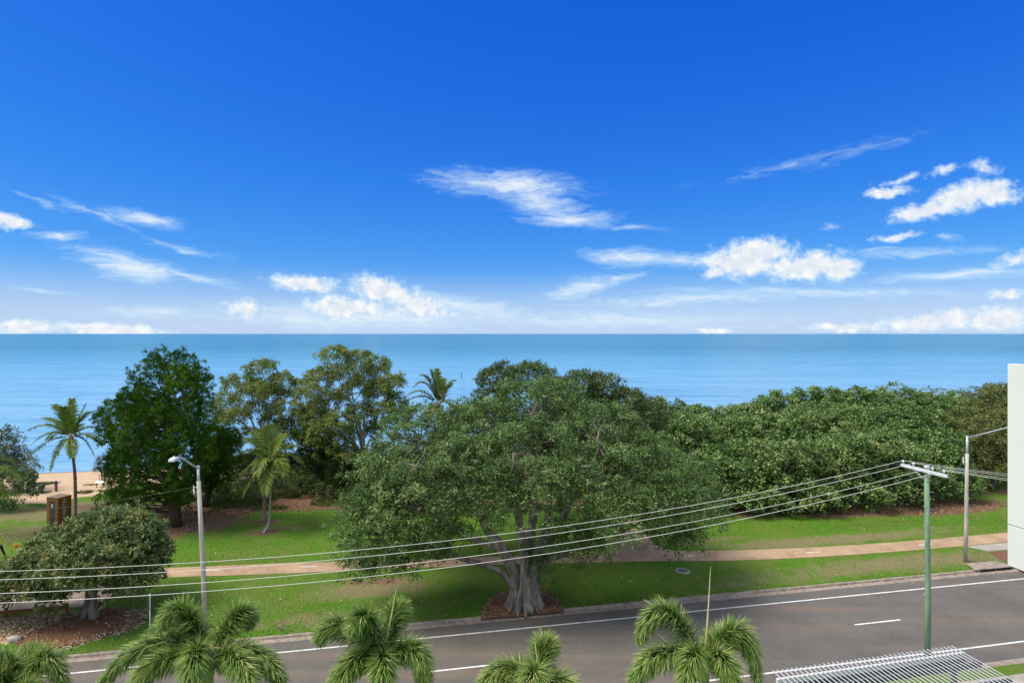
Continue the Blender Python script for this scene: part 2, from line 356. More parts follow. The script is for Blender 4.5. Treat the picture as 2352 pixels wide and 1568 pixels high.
def ground_mat():
    m, N, L, P = nodemat('lawn_ground')
    def attr(nm):
        a = N.new('ShaderNodeAttribute'); a.attribute_name = nm; return a.outputs['Fac']
    def mixc(f, a, b):
        n = N.new('ShaderNodeMixRGB')
        if isinstance(f, float): n.inputs[0].default_value = f
        else: L.new(f, n.inputs[0])
        for i, q in ((1, a), (2, b)):
            if isinstance(q, tuple): n.inputs[i].default_value = (*q, 1)
            else: L.new(q, n.inputs[i])
        return n.outputs[0]
    def thr(att, nz, lo, hi, amp=.9):
        s = N.new('ShaderNodeMath'); s.operation = 'SUBTRACT'; L.new(nz, s.inputs[0]); s.inputs[1].default_value = .5
        q = N.new('ShaderNodeMath'); q.operation = 'MULTIPLY_ADD'; L.new(s.outputs[0], q.inputs[0]); q.inputs[1].default_value = amp; L.new(att, q.inputs[2])
        r = N.new('ShaderNodeMapRange'); r.interpolation_type = 'SMOOTHSTEP'; L.new(q.outputs[0], r.inputs[0])
        r.inputs[1].default_value = lo; r.inputs[2].default_value = hi; return r.outputs[0]
    fine = tex(N, L, 7.0, 8, .72); mid = tex(N, L, .9, 6, .65); big = tex(N, L, .16, 4, .6)
    g = ramp(N, [(.25, (.030, .108, .007)), (.5, (.082, .192, .014)), (.75, (.155, .245, .034))])
    L.new(fine.outputs[0], g.inputs[0])
    g2 = ramp(N, [(.3, (.060, .130, .012)), (.6, (.150, .205, .038)), (.8, (.25, .25, .085))])
    L.new(fine.outputs[0], g2.inputs[0])
    c = mixc(thr(big.outputs[0], mid.outputs[0], .36, .60, 1.1), g.outputs[0], g2.outputs[0])
    dry = ramp(N, [(.3, (.12, .115, .045)), (.7, (.30, .25, .13))]); L.new(fine.outputs[0], dry.inputs[0])
    c = mixc(thr(attr('dry'), mid.outputs[0], .35, .95, 1.2), c, dry.outputs[0])
    dirt = ramp(N, [(.3, (.085, .048, .030)), (.5, (.19, .115, .072)), (.72, (.34, .225, .145))]); L.new(fine.outputs[0], dirt.inputs[0])
    c = mixc(thr(attr('dirt'), mid.outputs[0], .38, .62, 1.0), c, dirt.outputs[0])
    sand = ramp(N, [(.3, (.50, .34, .20)), (.7, (.64, .47, .31))]); L.new(mid.outputs[0], sand.inputs[0])
    c = mixc(thr(attr('sand'), mid.outputs[0], .40, .60, .8), c, sand.outputs[0])
    wet = mixc(thr(attr('wet'), mid.outputs[0], .4, .6, .3), c, (.30, .18, .085))
    L.new(wet, P.inputs['Base Color']); P.inputs['Roughness'].default_value = .95; P.inputs['Specular IOR Level'].default_value = .12
    bump(N, L, P, fine.outputs[0], .7, .08)
    return m
def road_mat():
    m, N, L, P = nodemat('asphalt')
    g = tex(N, L, 22, 5, .7); tc = N.new('ShaderNodeTexCoord')
    mp = N.new('ShaderNodeMapping'); mp.inputs['Rotation'].default_value = (0, 0, -ALPHA); mp.inputs['Scale'].default_value = (.035, .75, 1); L.new(tc.outputs['Object'], mp.inputs[0])
    st = N.new('ShaderNodeTexNoise'); L.new(mp.outputs[0], st.inputs['Vector']); st.inputs['Scale'].default_value = 1.0; st.inputs['Detail'].default_value = 4; st.inputs['Distortion'].default_value = .4
    r1 = ramp(N, [(.3, (.098, .091, .080)), (.7, (.168, .157, .140))]); L.new(g.outputs[0], r1.inputs[0])
    r2 = ramp(N, [(.3, (.155, .118, .092)), (.7, (.235, .186, .148))]); L.new(g.outputs[0], r2.inputs[0])
    rr = N.new('ShaderNodeMapRange'); rr.interpolation_type = 'SMOOTHSTEP'; L.new(st.outputs[0], rr.inputs[0]); rr.inputs[1].default_value = .42; rr.inputs[2].default_value = .72; rr.inputs[4].default_value = .75
    mx = N.new('ShaderNodeMixRGB'); L.new(rr.outputs[0], mx.inputs[0]); L.new(r1.outputs[0], mx.inputs[1]); L.new(r2.outputs[0], mx.inputs[2])
    L.new(mx.outputs[0], P.inputs['Base Color']); P.inputs['Roughness'].default_value = .88; P.inputs['Specular IOR Level'].default_value = .25
    pt = tex(N, L, .35, 7, .7); rp = ramp(N, [(.3, (.80, .80, .80)), (.55, (1, 1, 1)), (.75, (1.12, 1.10, 1.08))]); L.new(pt.outputs[0], rp.inputs[0])
    sp = tex(N, L, 3.2, 9, .8); rs = ramp(N, [(.30, (.70, .70, .70)), (.42, (1, 1, 1)), (.70, (1.15, 1.13, 1.1))]); L.new(sp.outputs[0], rs.inputs[0])
    last = mx.outputs[0]
    for q in (rp, rs):
        k = N.new('ShaderNodeMixRGB'); k.blend_type = 'MULTIPLY'; k.inputs[0].default_value = 1; L.new(last, k.inputs[1]); L.new(q.outputs[0], k.inputs[2]); last = k.outputs[0]
    L.new(last, P.inputs['Base Color'])
    bump(N, L, P, g.outputs[0], .35, .02); return m
def path_mat():
    m, N, L, P = nodemat('brick_path')
    tc = N.new('ShaderNodeTexCoord'); mp = N.new('ShaderNodeMapping'); mp.inputs['Rotation'].default_value = (0, 0, .6); L.new(tc.outputs['Object'], mp.inputs[0])
    b = N.new('ShaderNodeTexBrick'); L.new(mp.outputs[0], b.inputs['Vector'])
    b.inputs['Scale'].default_value = 1; b.inputs['Brick Width'].default_value = .24; b.inputs['Row Height'].default_value = .12; b.inputs['Mortar Size'].default_value = .008
    b.inputs['Color1'].default_value = (.41, .285, .178, 1); b.inputs['Color2'].default_value = (.46, .33, .212, 1); b.inputs['Mortar'].default_value = (.37, .25, .175, 1)
    n = tex(N, L, .55, 8, .72); r = ramp(N, [(.3, (.66, .62, .60)), (.52, (1.0, .98, .96)), (.72, (1.22, 1.2, 1.16))]); L.new(n.outputs[0], r.inputs[0])
    mx = N.new('ShaderNodeMixRGB'); mx.blend_type = 'MULTIPLY'; mx.inputs[0].default_value = 1; L.new(b.outputs[0], mx.inputs[1]); L.new(r.outputs[0], mx.inputs[2])
    L.new(mx.outputs[0], P.inputs['Base Color']); P.inputs['Roughness'].default_value = .92; P.inputs['Specular IOR Level'].default_value = .15
    bump(N, L, P, b.outputs['Fac'], -.4, .01); return m
def sea_mat():
    m, N, L, P = nodemat('sea_water')
    tc = N.new('ShaderNodeTexCoord')
    def nz(sx, sy, detail=4, dist=.3):
        mp = N.new('ShaderNodeMapping'); mp.inputs['Scale'].default_value = (sx, sy, 1); L.new(tc.outputs['Object'], mp.inputs[0])
        n = N.new('ShaderNodeTexNoise'); L.new(mp.outputs[0], n.inputs['Vector']); n.inputs['Scale'].default_value = 1
        n.inputs['Detail'].default_value = detail; n.inputs['Distortion'].default_value = dist; n.inputs['Roughness'].default_value = .62; return n
    a = nz(.18, .75, 5); b = nz(.035, .14, 5); c = nz(.0016, .006, 6)
    ad = N.new('ShaderNodeMath'); ad.operation = 'MULTIPLY_ADD'; L.new(b.outputs[0], ad.inputs[0]); ad.inputs[1].default_value = 3.0; L.new(a.outputs[0], ad.inputs[2])
    bump(N, L, P, ad.outputs[0], .85, .32)
    geo = N.new('ShaderNodeNewGeometry'); sp = N.new('ShaderNodeSeparateXYZ'); L.new(geo.outputs['Position'], sp.inputs[0])
    # shallow sandy water near the shore, deeper green-blue further out
    mr = N.new('ShaderNodeMapRange'); mr.interpolation_type = 'SMOOTHERSTEP'; L.new(sp.outputs[1], mr.inputs[0]); mr.inputs[1].default_value = 70; mr.inputs[2].default_value = 900
    r = ramp(N, [(0, (.19, .40, .57)), (.10, (.145, .36, .53)), (.5, (.085, .29, .43)), (1, (.05, .215, .31))]); L.new(mr.outputs[0], r.inputs[0])
    v = ramp(N, [(.40, (.42, .62, .74)), (.48, (.96, .98, 1)), (.60, (1.32, 1.2, 1.12))])
    d2 = nz(.010, .05, 6); e2 = nz(.30, 1.5, 4)
    mb = N.new('ShaderNodeMixRGB'); mb.inputs[0].default_value = .45; L.new(b.outputs[0], mb.inputs[1]); L.new(d2.outputs[0], mb.inputs[2])
    mc = N.new('ShaderNodeMixRGB'); mc.inputs[0].default_value = .28; L.new(mb.outputs[0], mc.inputs[1]); L.new(c.outputs[0], mc.inputs[2])
    me_ = N.new('ShaderNodeMixRGB'); me_.inputs[0].default_value = .42; L.new(mc.outputs[0], me_.inputs[1]); L.new(e2.outputs[0], me_.inputs[2]); L.new(me_.outputs[0], v.inputs[0])
    mx = N.new('ShaderNodeMixRGB'); mx.blend_type = 'MULTIPLY'; mx.inputs[0].default_value = 1; L.new(r.outputs[0], mx.inputs[1]); L.new(v.outputs[0], mx.inputs[2])
    L.new(mx.outputs[0], P.inputs['Base Color']); P.inputs['Roughness'].default_value = .25; P.inputs['IOR'].default_value = 1.33; P.inputs['Specular IOR Level'].default_value = .26
    return m
def mulch_mat():
    m, N, L, P = nodemat('mulch')
    n = tex(N, L, 14, 8, .75); r = ramp(N, [(.3, (.075, .03, .014)), (.5, (.19, .085, .04)), (.72, (.36, .20, .11))]); L.new(n.outputs[0], r.inputs[0])
    L.new(r.outputs[0], P.inputs['Base Color']); P.inputs['Roughness'].default_value = .95; bump(N, L, P, n.outputs[0], .9, .06); return m
M['ground'] = ground_mat(); M['road'] = road_mat(); M['path'] = path_mat(); M['sea'] = sea_mat(); M['mulch'] = mulch_mat()
M['chip'] = leafmat('chip', [(0, (.10, .04, .02)), (.4, (.24, .11, .055)), (.75, (.42, .26, .15)), (1, (.62, .50, .36))], transl=.0, rough=.9)
M['fallen'] = leafmat('fallen', [(0, (.34, .22, .09)), (.5, (.52, .43, .26)), (1, (.74, .70, .58))], transl=.1, rough=.8)
M['grass_blade'] = leafmat('grass_blade', [(0, (.030, .11, .007)), (.45, (.080, .188, .015)), (.8, (.155, .238, .034)), (1, (.28, .27, .09))], transl=.15, rough=.6, spec=.2)

# ------------------------------------------------------------------ the setting
def value_noise(X, Y, s, seed):
    r = np.random.default_rng(seed); T = r.random((64, 64))
    x = X / s; y = Y / s; xi = np.floor(x).astype(int); yi = np.floor(y).astype(int); fx = x - xi; fy = y - yi
    fx = fx * fx * (3 - 2 * fx); fy = fy * fy * (3 - 2 * fy); g = lambda a, b: T[a % 64, b % 64]
    return (g(xi, yi) * (1 - fx) + g(xi + 1, yi) * fx) * (1 - fy) + (g(xi, yi + 1) * (1 - fx) + g(xi + 1, yi + 1) * fx) * fy
def in_poly(px, py, poly):
    px = np.asarray(px); py = np.asarray(py); c = np.zeros(px.shape, bool); n = len(poly)
    for i in range(n):
        x1, y1 = poly[i]; x2, y2 = poly[(i + 1) % n]
        cond = ((y1 > py) != (y2 > py)) & (px < (x2 - x1) * (py - y1) / ((y2 - y1) if abs(y2 - y1) > 1e-9 else 1e-9) + x1)
        c ^= cond
    return c
def blob(X, Y, specs):
    """soft ground patches: (picture x, y, half width m, half depth m, strength)"""
    o = np.zeros(X.shape)
    for (x, y, rx, ry, s) in specs:
        p = on_ground(x, y); u0, v0 = to_uv(p); U = X * CA + Y * SA - u0; V = -X * SA + Y * CA - v0
        o = np.maximum(o, s * np.clip(1.35 - np.sqrt((U / rx) ** 2 + (V / ry) ** 2), 0, 1))
    return o
def make_ground():
    us = np.concatenate([np.array([-420, -300, -220, -160, -120]), np.arange(-100, 100, .7), np.array([100, 130, 180, 260, 420])])
    vs = np.concatenate([np.arange(V_KERB + .17, 106, .6), np.array([108, 112, 118])])
    U, V = np.meshgrid(us, vs); X = U * CA - V * SA; Y = U * SA + V * CA
    Z = ground_z(V) + .05 * (value_noise(X, Y, 5, 3) - .5) * np.clip((V - 44) / 6, 0, 1)
    dune = np.clip(1 - np.abs(V - 73.5) / 6, 0, 1) * np.clip((-U - 10) / 15, 0, 1)
    Z = Z + .35 * dune * value_noise(X, Y, 3.5, 9)
    nu, nv = len(us), len(vs)
    idx = np.arange(nu * nv).reshape(nv, nu)
    Fq = np.stack([idx[:-1, :-1], idx[:-1, 1:], idx[1:, 1:], idx[1:, :-1]], -1).reshape(-1, 4)
    o = np_mesh('lawn', np.stack([X, Y, Z], -1).reshape(-1, 3), Fq, M['ground'], smooth=True)
    tag(o, kind='structure')
    dry = blob(X, Y, [(60, 1225, 6, 4, .75), (200, 1170, 8, 5, .85), (120, 1180, 8, 3, .9), (860, 1350, 5, 2.2, .95), (760, 1420, 6, 1.6, .7), (1900, 1240, 14, 1.5, .95), (2100, 1290, 13, 1.8, .95), (1850, 1325, 12, 1.2, .7), (2230, 1290, 5, 1.2, .8), (560, 1440, 6, 1.2, .6),
                      (1620, 1240, 6, 1.0, .75), (2050, 1300, 12, 1.6, .7), (1800, 1310, 10, 1.2, .55), (2250, 1265, 4, 1.4, .5), (660, 1270, 8, 2, .35), (2150, 1215, 6, 1.2, .6), (640, 1215, 4, 1.4, .75)])
    dirt = blob(X, Y, [(400, 1200, 6.5, 4.2, 1), (470, 1170, 8, 4, .9), (560, 1160, 9, 3, .85), (720, 1155, 7, 3, .9), (350, 1225, 4.2, 2.4, .9), (610, 1222, 2.2, 1.0, .8), (607, 1198, 1.8, 1.2, .7),
                       (140, 1165, 7, 1.6, .62), (90, 1150, 4, 2, .6), (870, 1335, 2.6, 1.0, .62), (905, 1390, 3, .5, .5), (2150, 1165, 9, 2.6, 1), (2000, 1172, 9, 2.2, .9), (1800, 1166, 10, 2.4, .8), (2300, 1130, 9, 2, .5), (1650, 1165, 9, 2.4, .8), (900, 1150, 14, 3, .9), (1200, 1160, 14, 3, .8), (2230, 1150, 5, 1.2, .6)])
    dirt = np.maximum(dirt, np.clip((V - 61) / 8, 0, .85) * (U > -14))
    sand = np.clip((V - 73.5) / 3, 0, 1)
    sand = np.maximum(sand, blob(X, Y, [(195, 1120, 7, 3, .95), (140, 1138, 6, 2.2, .8), (100, 1150, 4, 1.6, .7), (230, 1118, 5, 3, .9)]))
    wet = np.clip((V - 91.3) / 1.2, 0, 1)
    for nm, A in (('dry', dry), ('dirt', dirt), ('sand', sand), ('wet', wet)):
        a = o.data.attributes.new(nm, 'FLOAT', 'POINT'); a.data.foreach_set('value', A.astype(np.float32).ravel())
    return o
lawn = make_ground()

def strip(name, v0, v1, z, mat, u0=-420, u1=420, parent=None, n=1):
    mb = MB()
    for i in range(n):
        a = u0 + (u1 - u0) * i / n; b = u0 + (u1 - u0) * (i + 1) / n
        mb.add([uv(a, v0, z), uv(b, v0, z), uv(b, v1, z), uv(a, v1, z)], [(0, 1, 2, 3)])
    return mb.build(name, mat, parent)
road = tag(strip('road', V_NEAR_KERB, V_KERB - .40, 0.0, M['road']), kind='structure')
strip('edge_line', V_FAR_LINE - .06, V_FAR_LINE + .06, .004, M['white_line'], -200, 200, road)
strip('edge_line', V_NEAR_LINE - .06, V_NEAR_LINE + .06, .004, M['white_line'], -200, 200, road)
u_ref = to_uv(at(1961, 1433))[0]
for k in range(-9, 9):
    a = u_ref + 12.0 * k
    strip('centre_dash', V_MID - .06, V_MID + .06, .004, M['white_line'], a, a + 3.05, road)
# far kerb with its gutter tray, uneven worn top
def kerb(name, v_in, sgn):
    us = np.arange(-140, 140, .5); vs = []
    prof = [(-.42, .006), (-.40, .012), (-.02, .02), (.0, .12), (.02, .142), (.16, .145), (.19, .12), (.19, .0)]
    rk = np.random.default_rng(5)
    for u in us:
        j = rk.normal(0, .007, 2)
        for (a, z) in prof: vs.append(uv(u, v_in + sgn * (a + (j[0] if z > .1 else 0)), max(.004, z + (j[1] if z > .1 else 0))))
    n = len(prof); fs = [(i * n + k, (i + 1) * n + k, (i + 1) * n + k + 1, i * n + k + 1) for i in range(len(us) - 1) for k in range(n - 1)]
    mb = MB(); mb.add(vs, fs); o = mb.build(name, M['kerb']); tag(o, kind='structure'); return o
kb = kerb('kerb', V_KERB, 1)
kn = kerb('kerb', V_NEAR_KERB, -1)
tag(strip('verge', 24.35, V_NEAR_KERB - .17, LAWN, M['ground'], n=60), kind='structure')
tag(strip('pavement', 21.6, 24.35, LAWN + .004, M['concrete'], n=1), kind='structure')
tag(strip('forecourt', -60, 21.6, LAWN, M['ground'], n=1), kind='structure')

def sea():
    mb = MB(); z = -1.8
    ys = [70, 150, 400, 1200, 5000, 20000, 60000]
    for a, b in zip(ys[:-1], ys[1:]):
        wa = max(400, a * 2.5); wb = max(400, b * 2.5)
        mb.add([(-wa, a, z), (wa, a, z), (wb, b, z), (-wb, b, z)], [(0, 1, 2, 3)])
    return tag(mb.build('sea', M['sea']), kind='structure')
sea()

# brick path with its apron towards the beach track
def smooth_line(pts, n=90):
    xs = [p[0] for p in pts]; ys = [p[1] for p in pts]
    q = np.linspace(xs[0], xs[-1], n); y = np.interp(q, xs, ys)
    for _ in range(3): y[1:-1] = (y[:-2] + 2 * y[1:-1] + y[2:]) / 4
    return list(zip(q, y))
UP = [(-900, 1350), (0, 1317), (475, 1300), (618, 1293.6), (778, 1289), (1034, 1282), (1200, 1275), (1376, 1267), (1525, 1264.5), (1680, 1264), (1880, 1256), (2080, 1243), (2311, 1222), (2700, 1190)]
LO = [(-900, 1376), (0, 1337), (365, 1325.4), (475, 1322), (648, 1316.5), (778, 1310.5), (1040, 1299), (1278, 1292), (1480, 1287.5), (1680, 1286.5), (1751, 1284.5), (1880, 1278), (2023, 1268.6), (2180, 1256), (2311, 1244), (2700, 1212)]
PATH_Z = LAWN + .022
def ribbon(name, up, lo, mat, z):
    a = [at(x, y, z) for x, y in smooth_line(up)]; b = [at(x, y, z) for x, y in smooth_line(lo)]
    mb = MB(); n = len(a)
    mb.add(a + b, [(n + i, n + i + 1, i + 1, i) for i in range(n - 1)])
    lowa = [p - Vector((0, 0, .06)) for p in a]; lowb = [p - Vector((0, 0, .06)) for p in b]
    mb.add(b + lowb, [(i, n + i, n + i + 1, i + 1) for i in range(n - 1)]); mb.add(a + lowa, [(i + 1, n + i + 1, n + i, i) for i in range(n - 1)])
    return mb.build(name, mat)
fp = tag(ribbon('footpath', UP, LO, M['path'], PATH_Z), kind='structure')
ap_px = [(1360, 1267.4), (1384, 1262), (1399, 1253), (1402, 1244), (1394, 1232), (1388, 1212), (1392, 1180), (1478, 1180), (1485, 1212), (1492, 1236), (1505, 1250), (1524, 1259), (1548, 1264)]
mb = MB(); ap = [at(x, y, PATH_Z - .004) for x, y in ap_px]; mb.add(ap, [tuple(range(len(ap) - 1, -1, -1))]); mb.add(ap + [p - Vector((0, 0, .05)) for p in ap], [(i, i + 1, len(ap) + i + 1, len(ap) + i) for i in range(len(ap) - 1)])
mb.build('apron', M['path'], fp)
for (x0, x1) in ((452, 556), (691, 727), (1236, 1252), (1370, 1382), (1558, 1592), (1852, 1884), (2110, 2141), (80, 120)):
    mid = lambda x: (np.interp(x, *zip(*UP)) + np.interp(x, *zip(*LO))) / 2 - (2 if x < 1000 else 0)
    if x1 - x0 > 60: x0, x1 = 470, 505
    a = at(x0, mid(x0), PATH_Z + .004); b = at(x1, mid(x1), PATH_Z + .004); d = (b - a).normalized(); s = Vector((-d.y, d.x, 0)) * .05
    mb = MB(); mb.add([a - s, b - s, b + s, a + s], [(0, 1, 2, 3)]); mb.build('path_dash', M['path_line'], fp)

def sheet(name, px, mat, z, kind='structure', label=None, parent=None):
    p = [at(x, y, z) for x, y in px]; n = len(p); mb = MB()
    mb.add(p, [tuple(range(n))]); mb.add(p + [q - Vector((0, 0, .05)) for q in p], [(i, (i + 1) % n, n + (i + 1) % n, n + i) for i in range(n)])
    o = mb.build(name, mat, parent)
    if parent is None: tag(o, label, kind=kind)
    return o
sheet('car_park', [(-500, 1462), (0, 1409), (140, 1393), (195, 1394), (228, 1392), (262, 1362), (272, 1338), (0, 1345), (-500, 1372)], M['gutter'], LAWN + .016)
sheet('crossing_apron', [(2218, 1253.5), (2330, 1244), (2440, 1232), (2440, 1252), (2330, 1259.5), (2268, 1265)], M['concrete'], LAWN + .02)
sheet('garden_bed', [(2271, 1267), (2330, 1262), (2460, 1252), (2460, 1330), (2352, 1312)], M['mulch'], LAWN + .018)

# mulch beds, chips, stones
FIG_BED = [(1104, 1421), (1108, 1396), (1128, 1372), (1160, 1356), (1215, 1348), (1256, 1354), (1276, 1372), (1300, 1404)]
SF_BED = [(30, 1478), (70, 1450), (130, 1424), (200, 1402), (270, 1394), (328, 1402), (336, 1418), (300, 1444), (230, 1466), (140, 1490), (60, 1494)]
def world_poly(px): return [tuple(at(x, y, LAWN))[:2] for x, y in px]
def rand_in(poly, n, r):
    P = np.array(poly); lo = P.min(0); hi = P.max(0); out = []; c = 0
    while c < n:
        q = lo + r.random((n * 2, 2)) * (hi - lo); q = q[in_poly(q[:, 0], q[:, 1], poly)]; out.append(q); c += len(q)
    return np.concatenate(out)[:n]
def bed(px, label, nchip, seed):
    poly = world_poly(px); r = np.random.default_rng(seed)
    c = np.mean(poly, 0); mb = MB(); rings = 6; n = 48
    # even boundary samples
    P = np.array(poly + poly[:1]); seg = np.linalg.norm(np.diff(P, axis=0), axis=1); cs = np.concatenate([[0], np.cumsum(seg)])
    t = np.linspace(0, cs[-1], n, endpoint=False); bx = np.interp(t, cs, P[:, 0]); by = np.interp(t, cs, P[:, 1])
    vs = [(c[0], c[1], LAWN + .12)]
    for k in range(1, rings + 1):
        f = k / rings
        for i in range(n):
            jit = r.normal(0, .05) if k == rings else 0
            vs.append((c[0] + (bx[i] - c[0]) * f * (1 + jit * .3), c[1] + (by[i] - c[1]) * f * (1 + jit * .3), LAWN + .004 + .11 * (1 - f ** 3) + (r.normal(0, .012) if k < rings else 0)))
    fs = [(0, 1 + i, 1 + (i + 1) % n) for i in range(n)] + [(1 + (k - 1) * n + i, 1 + k * n + i, 1 + k * n + (i + 1) % n, 1 + (k - 1) * n + (i + 1) % n) for k in range(1, rings) for i in range(n)]
    mb.add(vs, fs, True); o = mb.build('mulch_bed', M['mulch']); tag(o, label, kind='stuff')
    q = rand_in(poly, nchip, r); d = r.normal(0, 1, (nchip, 3)); d[:, 2] *= .25
    nn = np.tile([0, 0, 1.], (nchip, 1)) + r.normal(0, .35, (nchip, 3))
    Vv = leaf_quads(np.column_stack([q, np.full(nchip, LAWN + .085)]) + r.normal(0, .02, (nchip, 3)), d, nn, r.uniform(.06, .16, nchip), r.uniform(.04, .08, nchip))
    tag(np_mesh('bark_chips', Vv, quads(nchip), M['chip'], o, r.random(nchip)), kind='stuff')
    return o
bed(FIG_BED, 'red-brown bark mulch around the foot of the great fig tree', 2600, 1)
bed(SF_BED, 'brown leaf and bark mulch around the small fig tree', 2600, 2)

def stone_mesh(name, c, r3, seed, mat, parent=None):
    r = np.random.default_rng(seed); mb = MB(); n, m = 9, 6; vs = []
    ph = r.random(3) * 6
    for i in range(m + 1):
        th = math.pi * i / m
        for j in range(n):
            a = 2 * math.pi * j / n; k = 1 + .13 * math.sin(2 * a + ph[0]) + .1 * math.sin(3 * th + ph[1] + a)
            vs.append((c[0] + r3[0] * k * math.sin(th) * math.cos(a), c[1] + r3[1] * k * math.sin(th) * math.sin(a), c[2] + r3[2] * math.cos(th)))
    fs = [(i * n + j, i * n + (j + 1) % n, (i + 1) * n + (j + 1) % n, (i + 1) * n + j) for i in range(m) for j in range(n)]
    mb.add(vs, fs, True); return mb.build(name, mat, parent)
tag(stone_mesh('boulder', at(33, 1467, LAWN + .1), (.34, .25, .2), 3, M['pale_stone']), 'pale rounded boulder on the grass at the left road edge', 'boulder')
def stones():
    poly = world_poly([(-60, 1432), (0, 1420), (150, 1402), (205, 1402), (150, 1424), (70, 1452), (20, 1478), (-60, 1476)])
    r = np.random.default_rng(11); n = 900; q = rand_in(poly, n, r)
    Vs = []; Fs = []; rn = []
    for i in range(n):
        s = r.uniform(.05, .13); b = len(Vs); h = s * .55
        a0 = r.random() * 6
        ring = [(q[i, 0] + s * r.uniform(.75, 1.1) * math.cos(a0 + k * math.pi / 2), q[i, 1] + s * r.uniform(.75, 1.1) * math.sin(a0 + k * math.pi / 2), LAWN) for k in range(4)]
        top = [(q[i, 0] + (x - q[i, 0]) * .6, q[i, 1] + (y - q[i, 1]) * .6, LAWN + h) for x, y, z in ring]
        Vs += ring + top
        Fs += [(b + 4, b + 5, b + 6, b + 7)] + [(b + k, b + (k + 1) % 4, b + 4 + (k + 1) % 4, b + 4 + k) for k in range(4)]
        rn += [min(1, .45 + r.random() * .55)] * 5
    tag(np_mesh('gravel', Vs, Fs, M['chip'], None, rn), 'river stones and pebbles beside the car park kerb', kind='stuff')
stones()

# grass blades (one mass) and fallen leaves
def path_mask(X, Y):
    px = 1176 + X * F / Y; py = HOR + (H - LAWN) * F / Y
    up = np.interp(px, *zip(*UP)); lo = np.interp(px, *zip(*LO)); bad = (py > up - 1.0) & (py < lo + .6)
    for pl in (ap_px, FIG_BED, SF_BED, [(-500, 1462), (0, 1409), (140, 1393), (195, 1394), (228, 1392), (262, 1362), (272, 1338), (0, 1345), (-500, 1372)], [(2218, 1253.5), (2440, 1232), (2460, 1330), (2352, 1312), (2271, 1267)], [(-60, 1432), (0, 1420), (150, 1402), (205, 1402), (150, 1424), (70, 1452), (20, 1478), (-60, 1476)]):
        bad |= in_poly(px, py, pl)
    return bad, px, py
def grass():
    r = np.random.default_rng(21); n = 230000
    V = V_KERB + .2 + r.random(n) ** 1.25 * 27; U = r.uniform(-46, 56, n)
    X = U * CA - V * SA; Y = U * SA + V * CA
    bad, px, py = path_mask(X, Y); ok = ~bad & (px > -60) & (px < 2420)
    dens = .35 + .65 * value_noise(X, Y, 1.6, 5) + .4 * (value_noise(X, Y, 6, 8) - .5)
    dirt = blob(X, Y, [(400, 1200, 6.5, 4.2, 1), (470, 1170, 8, 4, .9), (560, 1160, 9, 3, .85), (720, 1155, 7, 3, .9), (870, 1345, 4, 1.4, .8), (2150, 1165, 9, 2.6, 1), (2000, 1172, 9, 2.2, .9), (120, 1180, 8, 3, .8), (1800, 1180, 10, 3.2, .9)])
    dryb = blob(X, Y, [(1900, 1240, 14, 1.5, .8), (2100, 1290, 13, 1.8, .8), (1850, 1325, 12, 1.2, .6), (60, 1225, 6, 4, .7), (200, 1170, 8, 5, .8), (860, 1350, 5, 2.2, .9), (760, 1420, 6, 1.6, .6)])
    ok &= r.random(n) < dens * (1 - dirt) * (1 - .8 * dryb)
    X, Y, V = X[ok], Y[ok], V[ok]; n = len(X); Z = ground_z(V)
    hh = r.uniform(.02, .055, n); w = .5 * r.uniform(.04, .09, n); a = r.random(n) * 6.283
    lean = r.normal(0, .05, (n, 2)); dx = np.cos(a) * w; dy = np.sin(a) * w
    P0 = np.column_stack([X - dx, Y - dy, Z - .005]); P1 = np.column_stack([X + dx, Y + dy, Z - .005]); P2 = np.column_stack([X + lean[:, 0], Y + lean[:, 1], Z + hh])
    col = np.clip(.28 + .5 * (value_noise(X, Y, 2.2, 31) - .35) + .35 * (value_noise(X, Y, 9, 33) - .3) + r.normal(0, .14, n), 0, 1)
    Vv = np.stack([P0, P1, P2], 1).reshape(-1, 3)
    tag(np_mesh('grass', Vv, np.arange(n * 3).reshape(-1, 3), M['grass_blade'], None, col), 'short green mown grass of the park lawn', kind='stuff')
grass()
def fallen():
    r = np.random.default_rng(22); n = 1500
    V = V_KERB + .3 + r.random(n) * 24; U = r.uniform(-44, 52, n); X = U * CA - V * SA; Y = U * SA + V * CA
    near = blob(X, Y, [(150, 1480, 9, 1.6, 1), (300, 1440, 5, 2.5, 1), (330, 1380, 4, 2.5, .8), (900, 1370, 8, 3, .8), (1750, 1190, 12, 2.4, .9), (2150, 1170, 9, 2.5, 1), (1100, 1350, 10, 3, .5)])
    ok = r.random(n) < .22 + near
    X, Y, V = X[ok], Y[ok], V[ok]; n = len(X)
    m2 = 700; q = rand_in(world_poly([(20, 1496), (150, 1496), (330, 1440), (345, 1400), (300, 1400), (200, 1470), (40, 1490)]), m2, r)
    X = np.concatenate([X, q[:, 0]]); Y = np.concatenate([Y, q[:, 1]]); n = len(X); V = -X * SA + Y * CA
    d = r.normal(0, 1, (n, 3)); d[:, 2] *= .2; nn = np.tile([0, 0, 1.], (n, 1)) + r.normal(0, .3, (n, 3))
    Vv = leaf_quads(np.column_stack([X, Y, ground_z(V) + .06]), d, nn, r.uniform(.08, .17, n), r.uniform(.05, .09, n))
    tag(np_mesh('fallen_leaves', Vv, quads(n), M['fallen'], None, r.random(n)), 'scattered pale fallen leaves on the lawn', kind='stuff')
fallen()
